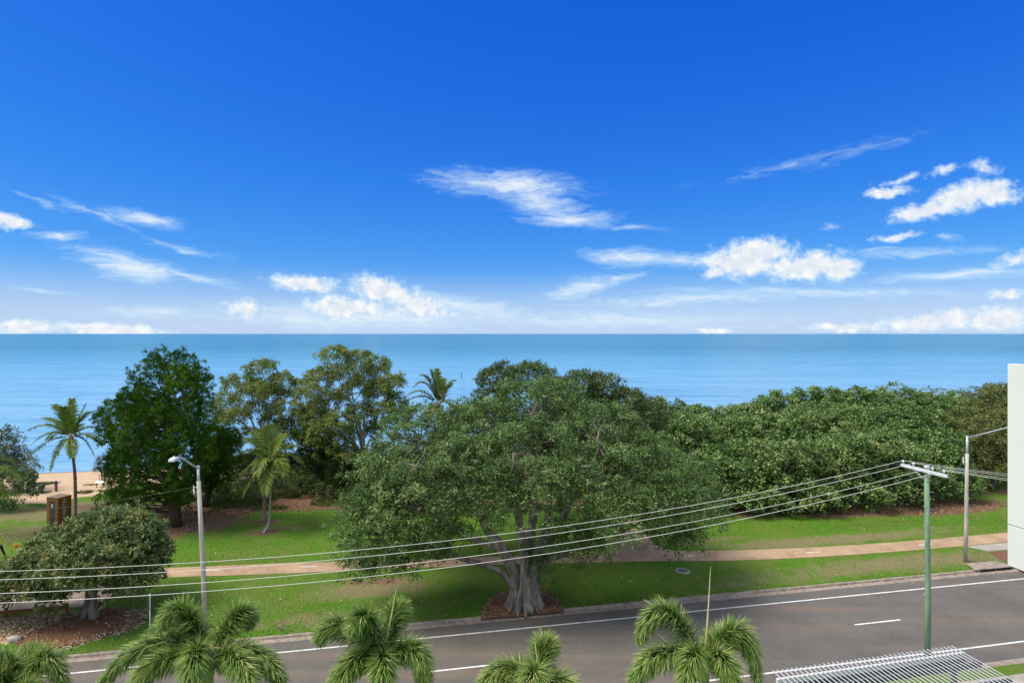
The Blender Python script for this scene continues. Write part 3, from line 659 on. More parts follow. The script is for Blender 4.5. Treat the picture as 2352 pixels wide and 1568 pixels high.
def litter():
    r = np.random.default_rng(23); P = []
    for (x, y, rx, ry, n) in ((400, 1200, 6.5, 3.6, 2200), (480, 1172, 8, 3, 1500), (600, 1160, 9, 3, 1700), (720, 1155, 6, 3, 1300), (2150, 1165, 8, 2.2, 1500), (2000, 1170, 8, 2, 1000), (1800, 1176, 9, 2, 700)):
        c = on_ground(x, y); u0, v0 = to_uv(c); a = r.random(n) * 6.283; q = np.sqrt(r.random(n)); U = u0 + rx * q * np.cos(a); V = v0 + ry * q * np.sin(a)
        P.append(np.column_stack([U * CA - V * SA, U * SA + V * CA, ground_z(V) + .03]))
    P = np.concatenate(P); n = len(P); d = r.normal(0, 1, (n, 3)); d[:, 2] *= .25; nn = np.tile([0, 0, 1.], (n, 1)) + r.normal(0, .35, (n, 3))
    tag(np_mesh('leaf_litter', leaf_quads(P, d, nn, r.uniform(.08, .22, n), r.uniform(.05, .10, n)), quads(n), M['chip'], None, r.random(n) * .9), 'brown dead leaves littering the bare ground under the trees', kind='stuff')
litter()
def gutter_leaves():
    r = np.random.default_rng(24); n = 420; U = r.uniform(-40, 46, n); V = V_KERB - .05 - np.abs(r.normal(0, .28, n)); V[:60] -= r.random(60) * 4
    d = r.normal(0, 1, (n, 3)); d[:, 2] *= .1; nn = np.tile([0, 0, 1.], (n, 1)) + r.normal(0, .2, (n, 3))
    tag(np_mesh('gutter_leaves', leaf_quads(np.column_stack([U * CA - V * SA, U * SA + V * CA, np.where(V > V_KERB - .42, .04, .022)]), d, nn, r.uniform(.07, .18, n), r.uniform(.03, .07, n)), quads(n), M['chip'], None, r.uniform(.3, .95, n)), 'dead leaves and bark strewn along the far gutter of the road', kind='stuff')
gutter_leaves()

# ------------------------------------------------------------------ trees
def lobe(x, y, Y, rx, ry, rd):
    c = atY(x, y, Y); k = Y / F
    return (np.array(c), np.array([rx * k, rd, ry * k]))
def bez(a, b, c, n):
    a, b, c = Vector(a), Vector(b), Vector(c)
    return [a * (1 - t) ** 2 + b * (2 * t * (1 - t)) + c * t * t for t in [i / (n - 1) for i in range(n)]]
def crown_tips(lobes, dens, r, lo=.70, hi=1.04, under=.45, inner=.72):
    T = []; O = []; K = []
    for i, (c, rad) in enumerate(lobes):
        a, b, cc = rad; p = 1.6
        area = 4 * math.pi * (((a * b) ** p + (a * cc) ** p + (b * cc) ** p) / 3) ** (1 / p)
        n = max(6, int(area * dens)); d = unit(r.normal(0, 1, (n, 3)))
        keep = (d[:, 2] > -.25) | (r.random(n) < under); d = d[keep]
        ph = r.random(3) * 6; lump = 1 + .10 * np.sin(d[:, 0] * 5 + ph[0]) * np.sin(d[:, 2] * 6 + ph[1]) + .07 * np.sin(d[:, 1] * 9 + ph[2])
        q = c + d * rad * (r.uniform(lo, hi, (len(d), 1)) * lump[:, None])
        ok = np.ones(len(q), bool)
        for j, (c2, r2) in enumerate(lobes):
            if j != i: ok &= np.linalg.norm((q - c2) / r2, axis=1) > inner
        q, d = q[ok], d[ok]
        T.append(q); O.append(unit(d / rad)); K.append(np.full(len(q), i))
    return np.concatenate(T), np.concatenate(O), np.concatenate(K)
def clump_leaves(T, O, nl, rc, L, W, r, up=.5, droop=.25, flat=1.0, spread=1.0, along=.0, fold=.18):
    n = len(T); m = n * nl
    base = np.repeat(T, nl, 0); out = np.repeat(O, nl, 0)
    o = unit(r.normal(0, 1, (m, 3)) + out * .7 + np.array([0, 0, up])); size = np.repeat(r.uniform(.65, 1.25, n), nl)
    pos = base + o * (rc * size * r.uniform(.25, 1.0, m) ** .6)[:, None] * np.array([1, 1, flat])
    D = unit(r.normal(0, 1, (m, 3)) * spread + o * .5 + out * along - np.array([0, 0, droop * 2]))
    Nn = o * .8 + np.array([0, 0, .5]) + r.normal(0, .45, (m, 3))
    ll = L * r.uniform(.7, 1.25, m); V = leaf_quads(pos, D, Nn, ll, W * r.uniform(.75, 1.2, m), fold)
    rn = np.clip(.5 * np.repeat(r.random(n), nl) + .5 * r.random(m) + r.normal(0, .06, m), 0, 1)
    return V, rn
def tufted(lobes, r, size, spacing, tips, nl, rc, L, W, core=.35, cover=.12, **kw):
    """crown built from many small leafy domes spread over the lobes, plus a sparse inner fill"""
    C = []; O = []; Z = []
    for i, (c, rad) in enumerate(lobes):
        a, b, cc = rad; p = 1.6; area = 4 * math.pi * (((a * b) ** p + (a * cc) ** p + (b * cc) ** p) / 3) ** (1 / p)
        n = max(5, int(area / spacing ** 2)); d = unit(r.normal(0, 1, (n, 3))); d = d[(d[:, 2] > -.35) | (r.random(n) < cover + .3)]
        q = c + d * rad * r.uniform(.74, 1.02, (len(d), 1)); ok = np.ones(len(q), bool)
        for j, (c2, r2) in enumerate(lobes):
            if j != i: ok &= np.linalg.norm((q - c2) / r2, axis=1) > .74
        C.append(q[ok]); O.append(unit(d[ok] / rad)); Z.append(np.full(ok.sum(), i))
    C = np.concatenate(C); O = np.concatenate(O); Z = np.concatenate(Z); n = len(C)
    sz = size * r.uniform(.55, 1.35, n); m = n * tips
    d = unit(r.normal(0, 1, (m, 3)) + np.repeat(O, tips, 0) * .75 + np.array([0, 0, .85]))
    T = np.repeat(C, tips, 0) + d * (np.repeat(sz, tips) * r.uniform(.7, 1.05, m))[:, None] * np.array([1, 1, .8])
    V, rn = clump_leaves(T, d, nl, rc, L, W, r, **kw)
    tone = np.repeat(r.normal(0, .13, n), tips * nl); rn = np.clip(rn + tone, 0, .955); rn[r.random(len(rn)) < .004] = 1
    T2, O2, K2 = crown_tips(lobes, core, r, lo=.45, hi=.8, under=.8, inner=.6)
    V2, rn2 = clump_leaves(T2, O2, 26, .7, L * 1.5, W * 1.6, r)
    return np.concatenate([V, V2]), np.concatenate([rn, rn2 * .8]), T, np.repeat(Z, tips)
def limbs(mb, forks, lobes, T, K, r, r_limb=.10, twig=.25, r_twig=.018, sag=.15, lift=.25):
    for i, (c, rad) in enumerate(lobes):
        f = min(forks, key=lambda q: (Vector(q[0]) - Vector(c)).length); a = Vector(f[0]); c = Vector(c); dist = (c - a).length
        mid = (a + c) / 2 + Vector((r.normal(0, .08) * dist, r.normal(0, .08) * dist, lift * dist * .4))
        size = float(np.mean(rad)); pts = bez(a, mid, c, 7)
        pts = [p + (Vector(r.normal(0, .03 * dist / 3, 3)) if 0 < k < 6 else Vector((0, 0, 0))) for k, p in enumerate(pts)]
        r0 = min(f[1], r_limb * (.6 + size * .25)); mb.tube(pts, [r0 + (r0 * .35 - r0) * k / 6 for k in range(7)], 6, False)
        tips = T[K == i]; nt = max(3, int(len(tips) * twig))
        for q in tips[r.permutation(len(tips))[:nt]]:
            s = pts[int(r.integers(3, 7))]; q = Vector(q)
            m_ = (s + q) / 2 + Vector(r.normal(0, .12 * (q - s).length, 3)) + Vector((0, 0, .05))
            mb.tube(bez(s, m_, q, 4), [r_twig * 1.8, r_twig * 1.4, r_twig, r_twig * .6], 4, False)
def tree(name, label, cat, base, lobes, leaf, bark, trunk, forks, dens=1.2, nl=50, rc=.5, L=.14, W=.07, seed=1, group=None, twig=.2, r_limb=.1, limb_bark=None, crown_lo=.70, inner=.72, under=.45, r_twig=.018, lift=.25, tuft=None, **kw):
    r = np.random.default_rng(seed); root = thing(name, base, label, cat, group)
    if tuft:
        V, rn, T, K = tufted(lobes, r, tuft[0], tuft[1], tuft[2], nl, rc, L, W, core=tuft[3], **kw)
    else:
        T, O, K = crown_tips(lobes, dens, r, lo=crown_lo, inner=inner, under=under)
        V, rn = clump_leaves(T, O, nl, rc, L, W, r, **kw)
    np_mesh('crown', V, quads(len(V) // 4), leaf, root, rn)
    mb = MB()
    for pts, rad in trunk: mb.tube(pts, rad, 12, True)
    tr = mb.build('trunk', bark, root)
    mb = MB(); limbs(mb, forks, lobes, T, K, r, r_limb, twig, r_twig, lift=lift)
    if mb.v: tag(mb.build('branches', limb_bark or bark, root), kind='stuff')
    return root

# the great fig: fused, fluted stems on flared roots
def great_fig():
    base = at(1205, 1393, LAWN); B = Vector(base); Y0 = B.y
    S = lambda x, y, dy=0: atY(x, y, Y0 + dy)
    lobes = [lobe(*a) for a in [
        (872, 1225, 35.5, 88, 82, 2.6), (888, 1110, 38, 82, 80, 3.2), (960, 1015, 41, 92, 70, 3.6), (965, 1170, 35, 105, 95, 3), (1080, 1110, 36, 115, 95, 3.4),
        (1110, 1000, 42, 105, 66, 3.8), (1235, 1055, 37, 125, 95, 3.6), (1235, 940, 45, 118, 62, 3.8), (1365, 1010, 43, 115, 78, 3.8), (1370, 1120, 36, 118, 92, 3.4),
        (1480, 1085, 41, 105, 85, 3.6), (1530, 1165, 37.5, 100, 72, 3.2), (1430, 1190, 34.5, 90, 52, 2.6), (1605, 1165, 40.5, 52, 62, 2.6), (1095, 1165, 34.6, 75, 45, 2.2),
        (1230, 1125, 34.6, 100, 55, 2.4), (882, 1300, 36, 60, 34, 1.8), (826, 1265, 36.5, 42, 56, 1.8), (1545, 1228, 37, 58, 26, 1.6), (1310, 1238, 35, 50, 32, 1.4), (1240, 1292, 37, 20, 36, .7),
        (960, 1260, 36, 60, 34, 1.6), (1025, 1248, 39, 50, 28, 2), (1360, 1262, 37, 34, 22, 1), (1200, 1010, 49, 210, 80, 3.5), (1000, 1100, 45, 150, 90, 3), (1440, 1100, 46, 150, 90, 3), (818, 1190, 37, 34, 50, 1.6), (1590, 1110, 42, 44, 44, 2)]]
    root = thing('great_fig_tree', base, 'huge spreading fig tree with thick fluted pale trunk beside the road', 'tree')
    r = np.random.default_rng(3)
    V, rn, T, K = tufted([(c, q * .91) for c, q in lobes], r, .92, 1.12, 11, 20, .36, .18, .075, core=.24, up=.8, droop=.14, flat=.75)
    np_mesh('crown', V, quads(len(V) // 4), M['fig_leaf'], root, rn)
    mb = MB()
    stems = [([(1172, 1398, -.2), (1180, 1375, -.1), (1185, 1340, 0), (1175, 1300, 0), (1150, 1255, 0), (1118, 1212, .2), (1095, 1150, .6), (1060, 1080, 1.2)], [.46, .38, .35, .33, .31, .29, .22, .12]),
             ([(1190, 1404, -.6), (1196, 1380, -.45), (1203, 1345, -.3), (1206, 1300, -.2), (1200, 1250, 0), (1190, 1170, .6), (1195, 1090, 1.2)], [.36, .31, .30, .28, .25, .20, .11]),
             ([(1216, 1404, -.7), (1214, 1380, -.5), (1217, 1340, -.35), (1230, 1295, -.2), (1246, 1245, .1), (1290, 1190, .5), (1330, 1110, 1)], [.40, .34, .33, .32, .29, .24, .12]),
             ([(1238, 1396, -.1), (1231, 1375, 0), (1228, 1345, .1), (1236, 1305, .3), (1262, 1280, .4), (1320, 1262, .6), (1400, 1228, .9), (1490, 1190, 1.3)], [.44, .37, .35, .33, .30, .26, .20, .12]),
             ([(1205, 1385, .6), (1205, 1350, .6), (1210, 1310, .7), (1215, 1240, 1.6), (1228, 1150, 3.2), (1235, 1020, 6)], [.6, .48, .42, .32, .24, .12]),
             ([(1182, 1352, -.2), (1168, 1330, -.2), (1142, 1308, -.2), (1100, 1294, 0), (1040, 1275, .2), (960, 1240, .4), (900, 1215, .6)], [.20, .19, .17, .165, .15, .12, .08]),
             ([(1150, 1255, 0), (1090, 1240, .3), (1030, 1200, .5), (980, 1165, .3), (965, 1120, .2)], [.24, .22, .18, .14, .07]),
             ([(1246, 1245, .1), (1260, 1180, -.6), (1262, 1110, -1.0), (1245, 1060, -1)], [.2, .17, .13, .06]),
             ([(1228, 1150, 3.2), (1150, 1060, 4.5), (1100, 980, 5.5)], [.2, .15, .07]), ([(1235, 1100, 4), (1300, 1040, 5.5), (1370, 990, 7)], [.2, .15, .07])]
    for pts, rad in stems:
        P = [S(*p) for p in pts]
        # resample smoothly
        Q = []; RR = []
        for i in range(len(P) - 1):
            p0 = P[max(i - 1, 0)]; p1 = P[i]; p2 = P[i + 1]; p3 = P[min(i + 2, len(P) - 1)]
            for k in range(4):
                t = k / 4
                Q.append(.5 * ((2 * p1) + (p2 - p0) * t + (2 * p0 - 5 * p1 + 4 * p2 - p3) * t * t + (3 * p1 - p0 - 3 * p2 + p3) * t ** 3)); RR.append((rad[i] + (rad[i + 1] - rad[i]) * t) * .92)
        Q.append(P[-1]); RR.append(rad[-1]); ph = r.random() * 6
        if Q[0].z < .9: Q[0].z = LAWN - .05
        mb.tube(Q, RR, 16, True, mod=lambda i, a: 1 + .19 * math.sin(3 * a + ph + i * .10) + .08 * math.sin(7 * a + ph + i * .15))
    # flared buttress roots
    for k in range(13):
        a = k / 13 * 6.283 + r.normal(0, .16); l = r.uniform(.95, 1.35)
        d = Vector((math.cos(a), math.sin(a), 0)); c = B + Vector((0, .1, 0))
        P = [c + d * .58 + Vector((0, 0, 1.7)), c + d * .64 + Vector((0, 0, .95)), c + d * .76 + Vector((0, 0, .42)), c + d * (l * .85) + Vector((0, 0, .12)), c + d * l * 1.1 + Vector((0, 0, -.05))]
        mb.tube(P, [.06, .13, .15, .11, .05], 8, False)
    mb.build('trunk', M['fig_bark'], root)
    mb = MB(); forks = [(S(1095, 1150, .6), .14), (S(1190, 1170, .6), .14), (S(1290, 1190, .5), .14), (S(1400, 1228, .9), .14), (S(1228, 1150, 3.2), .14), (S(960, 1240, .4), .1), (S(1060, 1080, 1.2), .11), (S(1330, 1110, 1), .11), (S(1235, 1020, 6), .12), (S(980, 1165, .3), .1)]
    limbs(mb, forks, lobes, T, K, r, .085, .05, .02, lift=.2)
    tag(mb.build('boughs', M['fig_twig'], root), kind='stuff'); mb = MB()
    # bare bleached boughs showing through the leaves
    for pts in ([(1005, 1100, -2.0), (985, 1078, -2.6), (955, 1070, -3.0), (925, 1062, -3.1)], [(1018, 1180, -3), (1022, 1160, -3.2), (985, 1150, -3.4), (940, 1128, -3.6)], [(1375, 1050, -2), (1378, 1030, -2.4), (1372, 1012, -2.5), (1376, 990, -2.6)],
                [(1320, 1085, -2.4), (1335, 1072, -3), (1365, 1068, -3.2)], [(1195, 1080, -4), (1180, 1060, -4.3), (1178, 1040, -4.4)], [(1210, 970, 1.8), (1222, 950, 1.5), (1232, 930, 1.5)], [(1265, 1012, 1), (1275, 985, .8), (1290, 962, .8)], [(1000, 935, .5), (1020, 915, .3), (1010, 905, .3)]):
        P = [S(x, y, d) for x, y, d in pts]; mb.tube(P, [.10 - .06 * k / (len(P) - 1) for k in range(len(P))], 6, True)
        for p in P[1:]:
            for _ in range(3):
                q = p + Vector(r.normal(0, .5, 3)); mb.tube(bez(p, (p + q) / 2 + Vector(r.normal(0, .12, 3)), q, 4), [.03, .024, .018, .01], 4, False)
    tag(mb.build('branches', M['fig_bark'], root), kind='stuff')
great_fig()

# small fig on the mulch bed, left
b = at(205, 1420, LAWN); S = lambda x, y, d=0: atY(x, y, b.y + d)
def stem(pts, rad, S): return ([S(*p) for p in pts], rad)
sf_lobes = [lobe(*a) for a in [(240, 1240, 36.5, 108, 50, 2.6), (142, 1272, 36, 70, 40, 2.6), (290, 1265, 36.5, 78, 52, 2.4), (66, 1322, 35.5, 62, 32, 2.0), (345, 1302, 36.5, 38, 28, 1.4), (200, 1290, 34.3, 90, 44, 2.0),
            (10, 1345, 35, 48, 24, 1.6), (110, 1342, 34.8, 50, 22, 1.4), (310, 1325, 35.5, 30, 26, 1.2), (-45, 1332, 35.5, 50, 34, 1.8), (250, 1352, 34.6, 18, 13, .6), (105, 1380, 34.2, 22, 12, .6), (320, 1346, 35.8, 16, 14, .6), (265, 1213, 38, 70, 27, 2)]]
tree('small_fig_tree', 'low round-crowned fig tree on a mulch bed beside the car park', 'tree', b, sf_lobes, M['smallfig_leaf'], M['fig_bark'],
     [stem([(190, 1424, -.1), (200, 1395, -.05), (203, 1360, 0), (190, 1315, 0), (150, 1290, 0)], [.22, .18, .15, .12, .07], S), stem([(214, 1426, -.2), (211, 1395, -.1), (214, 1360, 0), (226, 1330, .2), (250, 1290, .3)], [.24, .18, .15, .12, .07], S),
      stem([(222, 1418, .1), (215, 1390, .1), (218, 1350, .2), (216, 1310, .3), (205, 1270, .3)], [.21, .17, .14, .11, .06], S)],
     [(S(150, 1290), .09), (S(250, 1290, .3), .09), (S(205, 1270, .3), .09), (S(203, 1350), .1)], nl=15, rc=.26, L=.25, W=.10, seed=12, tuft=(.46, .70, 8, .4), droop=.12, up=.6, twig=.15, limb_bark=M['fig_twig'], r_twig=.016)

# glossy tree behind the fig
b = Vector((atY(1290, 900, 55).x, 55, LAWN)); S = lambda x, y, d=0: atY(x, y, 55 + d)
tree('glossy_tree', 'dark glossy-leaved tree rising just behind the top of the great fig', 'tree', b,
     [lobe(*a) for a in [(1150, 880, 54, 48, 34, 2), (1215, 872, 54, 52, 28, 2), (1130, 935, 54, 42, 38, 2), (1330, 893, 55, 44, 32, 2), (1385, 905, 55, 40, 40, 2), (1440, 935, 55, 46, 36, 2), (1290, 910, 56, 50, 32, 2), (1090, 950, 54, 22, 26, 1.4), (1490, 960, 56, 40, 40, 2), (1370, 960, 56, 70, 50, 2.4)]],
     M['gloss_leaf'], M['fig_bark'], [stem([(1290, 1175), (1285, 1080), (1280, 1000), (1276, 960)], [.42, .34, .28, .2], S), stem([(1285, 1080), (1230, 980), (1190, 920)], [.24, .16, .07], S), stem([(1285, 1060), (1350, 970), (1385, 925)], [.24, .16, .07], S)],
     [(S(1276, 960), .14), (S(1190, 920), .1), (S(1385, 925), .1)], nl=14, rc=.3, L=.2, W=.10, seed=14, twig=.04, tuft=(.6, .8, 8, .3))

# beach hibiscus thicket: separate low trees grown together
GRP = 'trees of the seaside thicket'
def thicket_tree(px, Y, ytop, rx, seed, leaf, label, low=.2, name='thicket_tree', depth=3.4, group=GRP, L=.23, W=.18, nl=10):
    top = H - (ytop + 13 - HOR) * Y / F; x = (px - 1176) * Y / F; r = np.random.default_rng(seed)
    z0 = float(ground_z(to_uv((x, Y))[1])); base = Vector((x, Y, z0)); lob = []
    hgt = top - z0
    lob.append((np.array([x, Y, z0 + hgt * .55]), np.array([rx, depth, hgt * .42])))
    for k in range(7):
        a = k / 7 * 6.283 + r.random(); rr = r.uniform(.45, .85)
        zz = z0 + hgt * r.uniform(.35, .82); s = r.uniform(.30, .5)
        lob.append((np.array([x + rx * rr * math.cos(a), Y + depth * rr * math.sin(a), zz]), np.array([rx * s, depth * s, min(hgt * .24, (zz - z0) * .9)])))
    for k in range(4):
        s = r.uniform(.26, .4); lob.append((np.array([x + rx * r.uniform(-.6, .6), Y + depth * r.uniform(-.6, .2), top - hgt * r.uniform(.14, .22)]), np.array([rx * s, depth * s, hgt * .16])))
    for k in range(3):
        lob.append((np.array([x + rx * (k - 1) * .6, Y - depth * r.uniform(.7, .95), z0 + hgt * r.uniform(.20, .30)]), np.array([rx * .36, depth * .35, hgt * .17])))
    tr = []
    for k in range(4):
        a = r.random() * 6.28; p = base + Vector((.5 * math.cos(a), .5 * math.sin(a), 0))
        tr.append(([p, p + Vector((.5 * math.cos(a), .5 * math.sin(a) - .3, hgt * .2)), p + Vector((1.2 * math.cos(a), 1.2 * math.sin(a) - .6, hgt * .5))], [.15, .12, .07]))
    return tree(name, label, 'tree', base, lob, leaf, M['twig_bark'], tr, [(t[0][-1], .09) for t in tr], nl=nl, rc=.34, L=L, W=W, seed=seed, group=group, twig=.02, up=.8, droop=.1, spread=.8, tuft=(.74, 1.18, 8, .16))
TL = 'broad-leaved tree grown into the dense green thicket between lawn and sea'
for i, (px, Y, yt, rx) in enumerate([(1665, 59.5, 1020, 4.4), (1775, 59, 1010, 4.4), (1890, 60, 1000, 4.6), (2005, 61.5, 985, 4.6), (2110, 63.5, 985, 4.4),
                                     (1540, 63, 940, 4.6), (1640, 65.5, 958, 4.6), (1745, 66, 945, 4.6), (1850, 66.5, 935, 4.6), (1960, 67.5, 928, 4.6), (2065, 69, 925, 4.6),
                                     (1500, 70, 918, 5), (1610, 72, 926, 5), (1710, 73, 918, 5), (1815, 74, 892, 5.2), (1925, 74.5, 886, 5.2), (2035, 75, 888, 5.2), (2140, 75, 902, 5)]):
    thicket_tree(px, Y, yt, rx, 40 + i, M['hib_leaf' if i % 5 not in (1, 3) else 'hib_leaf_pale'], TL)
OL = 'olive-green bushy tree at the right end of the thicket by the white wall'
for i, (px, Y, yt, rx) in enumerate([(2200, 67, 950, 4.0), (2275, 69, 930, 4.2), (2215, 77, 892, 4.6), (2285, 79, 873, 4.8), (2370, 78, 872, 5)]):
    thicket_tree(px, Y, yt, rx, 70 + i, M['olive_leaf'], OL, group='olive trees at the end of the thicket', L=.22, W=.12, name='olive_tree', nl=10)

# two open-crowned gum trees
def gum(px, py, Y, fork, crowns, label, seed):
    z0 = float(ground_z(to_uv(((px - 1176) * Y / F, Y))[1])); b = Vector(((px - 1176) * Y / F, Y, z0)); r = np.random.default_rng(seed)
    S = lambda x, y, d=0: atY(x, y, Y + d); tr = []; forks = []
    lob = [lobe(x, y, Y + r.uniform(-2.2, 2.2), rx * 1.05, ry * 1.05, r.uniform(1.1, 1.9)) for (x, y, rx, ry) in crowns]
    fx, fy = fork
    tr.append(([b, (b + S(fx, fy)) / 2 + Vector((.15, 0, 0)), S(fx, fy)], [.42, .34, .26]))
    n = 8
    for k in range(n):
        c = lob[int(k * len(lob) / n)][0]; e = S(fx, fy) + (Vector(c) - S(fx, fy)) * .6
        m_ = (S(fx, fy) + e) / 2 + Vector((r.normal(0, .3), r.normal(0, .3), .8)); P = bez(S(fx, fy) - Vector((0, 0, .5)), m_, e, 7)
        tr.append((P, [.17 - .11 * i / 6 for i in range(7)])); forks += [(P[4], .08), (e, .07)]
    tree('gum_tree', label, 'tree', b, lob, M['gum_leaf'], M['gum_bark'], tr, forks, dens=2.7, nl=42, rc=.46, L=.30, W=.085, seed=seed, twig=.22, r_limb=.05, limb_bark=M['gum_bark'], crown_lo=.60, inner=.6, droop=.45, spread=.6, up=.8, r_twig=.014, under=.3, lift=.5, flat=.9)
gum(600, 1130, 66, (603, 1035), [(545, 885, 36, 28), (600, 852, 38, 24), (650, 878, 28, 26), (575, 905, 40, 26), (630, 915, 40, 28), (520, 925, 24, 22), (690, 895, 24, 22), (590, 945, 34, 22), (665, 945, 30, 26), (540, 958, 24, 18), (630, 970, 30, 20), (690, 960, 24, 24), (700, 1000, 22, 22), (665, 1005, 24, 18), (515, 965, 16, 20), (560, 995, 16, 12), (640, 1020, 20, 14), (725, 945, 26, 26), (715, 1030, 26, 22), (600, 900, 34, 26), (650, 990, 26, 20), (535, 1015, 16, 14)],
    'left of two gum trees, open olive crown with thin pale stems before the sea', 31)
gum(842, 1130, 64, (838, 1045), [(770, 822, 38, 24), (825, 826, 30, 24), (735, 870, 32, 26), (790, 862, 40, 28), (868, 850, 32, 32), (905, 888, 26, 28), (812, 905, 44, 32), (755, 925, 36, 28), (870, 900, 32, 34), (710, 905, 24, 22), (830, 955, 36, 30), (775, 975, 38, 30), (720, 965, 26, 26), (890, 945, 28, 26), (770, 1020, 34, 26), (735, 1010, 24, 22), (800, 1045, 24, 18), (910, 930, 24, 22), (860, 985, 24, 20), (745, 985, 30, 26), (720, 1000, 26, 26), (840, 880, 36, 28), (790, 1000, 34, 26), (920, 960, 24, 22), (750, 1045, 28, 20)],
    'right and taller of two gum trees, several white stems before the sea', 32)

# dark conifers: upright tufted foliage
def conifer(name, base, outline, Y, label, seed, depth, ntuft, leaf, r_t=(.75, 1.25), trunk_top=None, rad=.45, group=None):
    r = np.random.default_rng(seed); px = np.array(outline); lo, hi = px.min(0), px.max(0); lob = []
    cx = px[:, 0].mean(); S = lambda x, y, d=0: atY(x, y, Y + d)
    while len(lob) < ntuft:
        q = lo + r.random(2) * (hi - lo)
        if not in_poly(np.array([q[0]]), np.array([q[1]]), outline)[0]: continue
        dmin = min(np.hypot(*(q - (np.array(outline[i]) + t * (np.array(outline[(i + 1) % len(outline)]) - np.array(outline[i]))))) for i in range(len(outline)) for t in (0, .25, .5, .75))
        th = depth * min(1, math.sqrt(max(dmin, 1) / 75)); dy = r.uniform(-1, 1); dy = math.copysign(abs(dy) ** .5, dy) * th
        s = r.uniform(*r_t)
        lob.append((np.array(S(q[0], q[1], dy)), np.array([s * .85, s * .85, s * 1.45])))
    root = thing(name, base, label, 'tree', group)
    T, O, K = crown_tips(lob, 4.6, r, lo=.60, hi=1.02, inner=.42, under=.5)
    m = 18; V, rn = clump_leaves(T, O * .6 + np.array([0, 0, .6]), m, .24, .24, .045, r, up=1.1, droop=-.4, spread=.4, along=.5, flat=1.1)
    rn = np.clip(rn + np.repeat(r.normal(0, .2, len(lob))[K], m), 0, 1)
    np_mesh('crown', V, quads(len(V) // 4), leaf, root, rn)
    top = Vector(trunk_top) if trunk_top else S(cx, lo[1] + 20)
    mb = MB(); mb.tube([base, base + (top - base) * .12 + Vector((.05, 0, 0)), base + (top - base) * .4 + Vector((.15, 0, 0)), base + (top - base) * .7, top], [rad * 1.25, rad, rad * .7, rad * .4, .05], 12)
    mb.build('trunk', M['dark_bark'], root); mb = MB()
    for c, rr in lob:
        c = Vector(c); t = min(max((c.z - base.z - 1.0) / max((top.z - base.z), 1), .08), .92); a = base + (top - base) * t
        mb.tube(bez(a, (a + c) / 2 + Vector((0, 0, -.25)), c, 5), [.07, .06, .05, .035, .02], 5, False)
    tag(mb.build('branches', M['dark_bark'], root), kind='stuff')
    return root
con_outline = [(330, 852), (345, 828), (372, 818), (395, 838), (420, 824), (442, 845), (470, 862), (482, 890), (470, 930), (490, 965), (478, 1010), (488, 1050), (470, 1085), (478, 1120), (455, 1150), (420, 1162), (385, 1158), (350, 1150), (320, 1165), (285, 1160), (240, 1166), (222, 1150), (250, 1115), (240, 1070), (250, 1030), (228, 1000), (226, 950), (240, 925), (255, 935), (268, 905), (292, 905), (290, 880)]
cb = at(402, 1208, LAWN)
conifer('conifer_tree', cb, con_outline, cb.y, 'tall bushy dark green conifer with thick dark trunk left of the gum trees', 51, 4.6, 290, M['conifer_leaf'], r_t=(.5, .95), trunk_top=atY(385, 850, cb.y))
cb2 = at(470, 1163, LAWN)
conifer('conifer_tree', cb2, [(480, 1000), (510, 985), (535, 1010), (550, 1040), (545, 1080), (520, 1110), (490, 1120), (465, 1105), (460, 1060), (465, 1020)], cb2.y, 'smaller dark conifer half hidden behind the tall conifer', 52, 2.6, 55, M['conifer_leaf'], r_t=(.7, 1.1), trunk_top=atY(500, 1000, cb2.y), rad=.36)
for i, (ol, Y, lb) in enumerate([([(690, 1020), (720, 1005), (760, 1025), (775, 1060), (770, 1120), (735, 1130), (700, 1115), (685, 1070)], 64, 'dark evergreen shrub under the left side of the taller gum tree'),
                                 ([(770, 1050), (800, 1060), (815, 1100), (800, 1135), (772, 1140), (755, 1100)], 62, 'dark evergreen shrub between the gum tree and the great fig')]):
    xs = np.mean([p[0] for p in ol]); xw = (xs - 1176) * Y / F; b = Vector((xw, Y, float(ground_z(to_uv((xw, Y))[1]))))
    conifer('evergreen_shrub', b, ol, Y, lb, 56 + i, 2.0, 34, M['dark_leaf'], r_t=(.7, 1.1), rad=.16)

# shrubs
def shrub(name, label, px, py, w, h, leaf, seed, dens=2.2, nl=26, L=.16, W=.07, rc=.35, group=None, depth=None, cat='shrub', bark=None, **kw):
    b = on_ground(px, py); r = np.random.default_rng(seed); lob = []; d = depth or w * .45
    for k in range(7):
        a = r.random() * 6.28; q = r.uniform(0, .6); s = r.uniform(.32, .5)
        zz = h * r.uniform(.38, .74)
        lob.append((np.array([b.x + w * .5 * q * math.cos(a), b.y + d * q * math.sin(a), b.z + zz]), np.array([w * s * .8, d * s * 1.4, h * .30])))
    tr = []
    for k in range(4):
        a = r.random() * 6.28; p = b + Vector((.08 * math.cos(a), .08 * math.sin(a), -.05)); tr.append(([p, p + Vector((w * .08 * math.cos(a), w * .08 * math.sin(a), h * .25)), p + Vector((w * .2 * math.cos(a), w * .2 * math.sin(a), h * .5))], [.05, .04, .025]))
    return tree(name, label, cat, b, lob, leaf, bark or M['twig_bark'], tr, [(t[0][-1], .03) for t in tr], dens=dens, nl=nl, rc=rc, L=L, W=W, seed=seed, group=group, twig=.15, r_limb=.03, r_twig=.01, **kw)
shrub('green_bush', 'rounded glossy green bush at the left edge above the lawn', 25, 1170, 5.6, 4.0, M['gloss_leaf'], 81, dens=2.0, nl=34, L=.2, W=.12)
shrub('green_bush', 'tall green seaside bush at the far left edge before the water', -5, 1135, 5.4, 6.6, M['gloss_leaf'], 82, L=.22, W=.13, dens=1.6, nl=34, rc=.45)
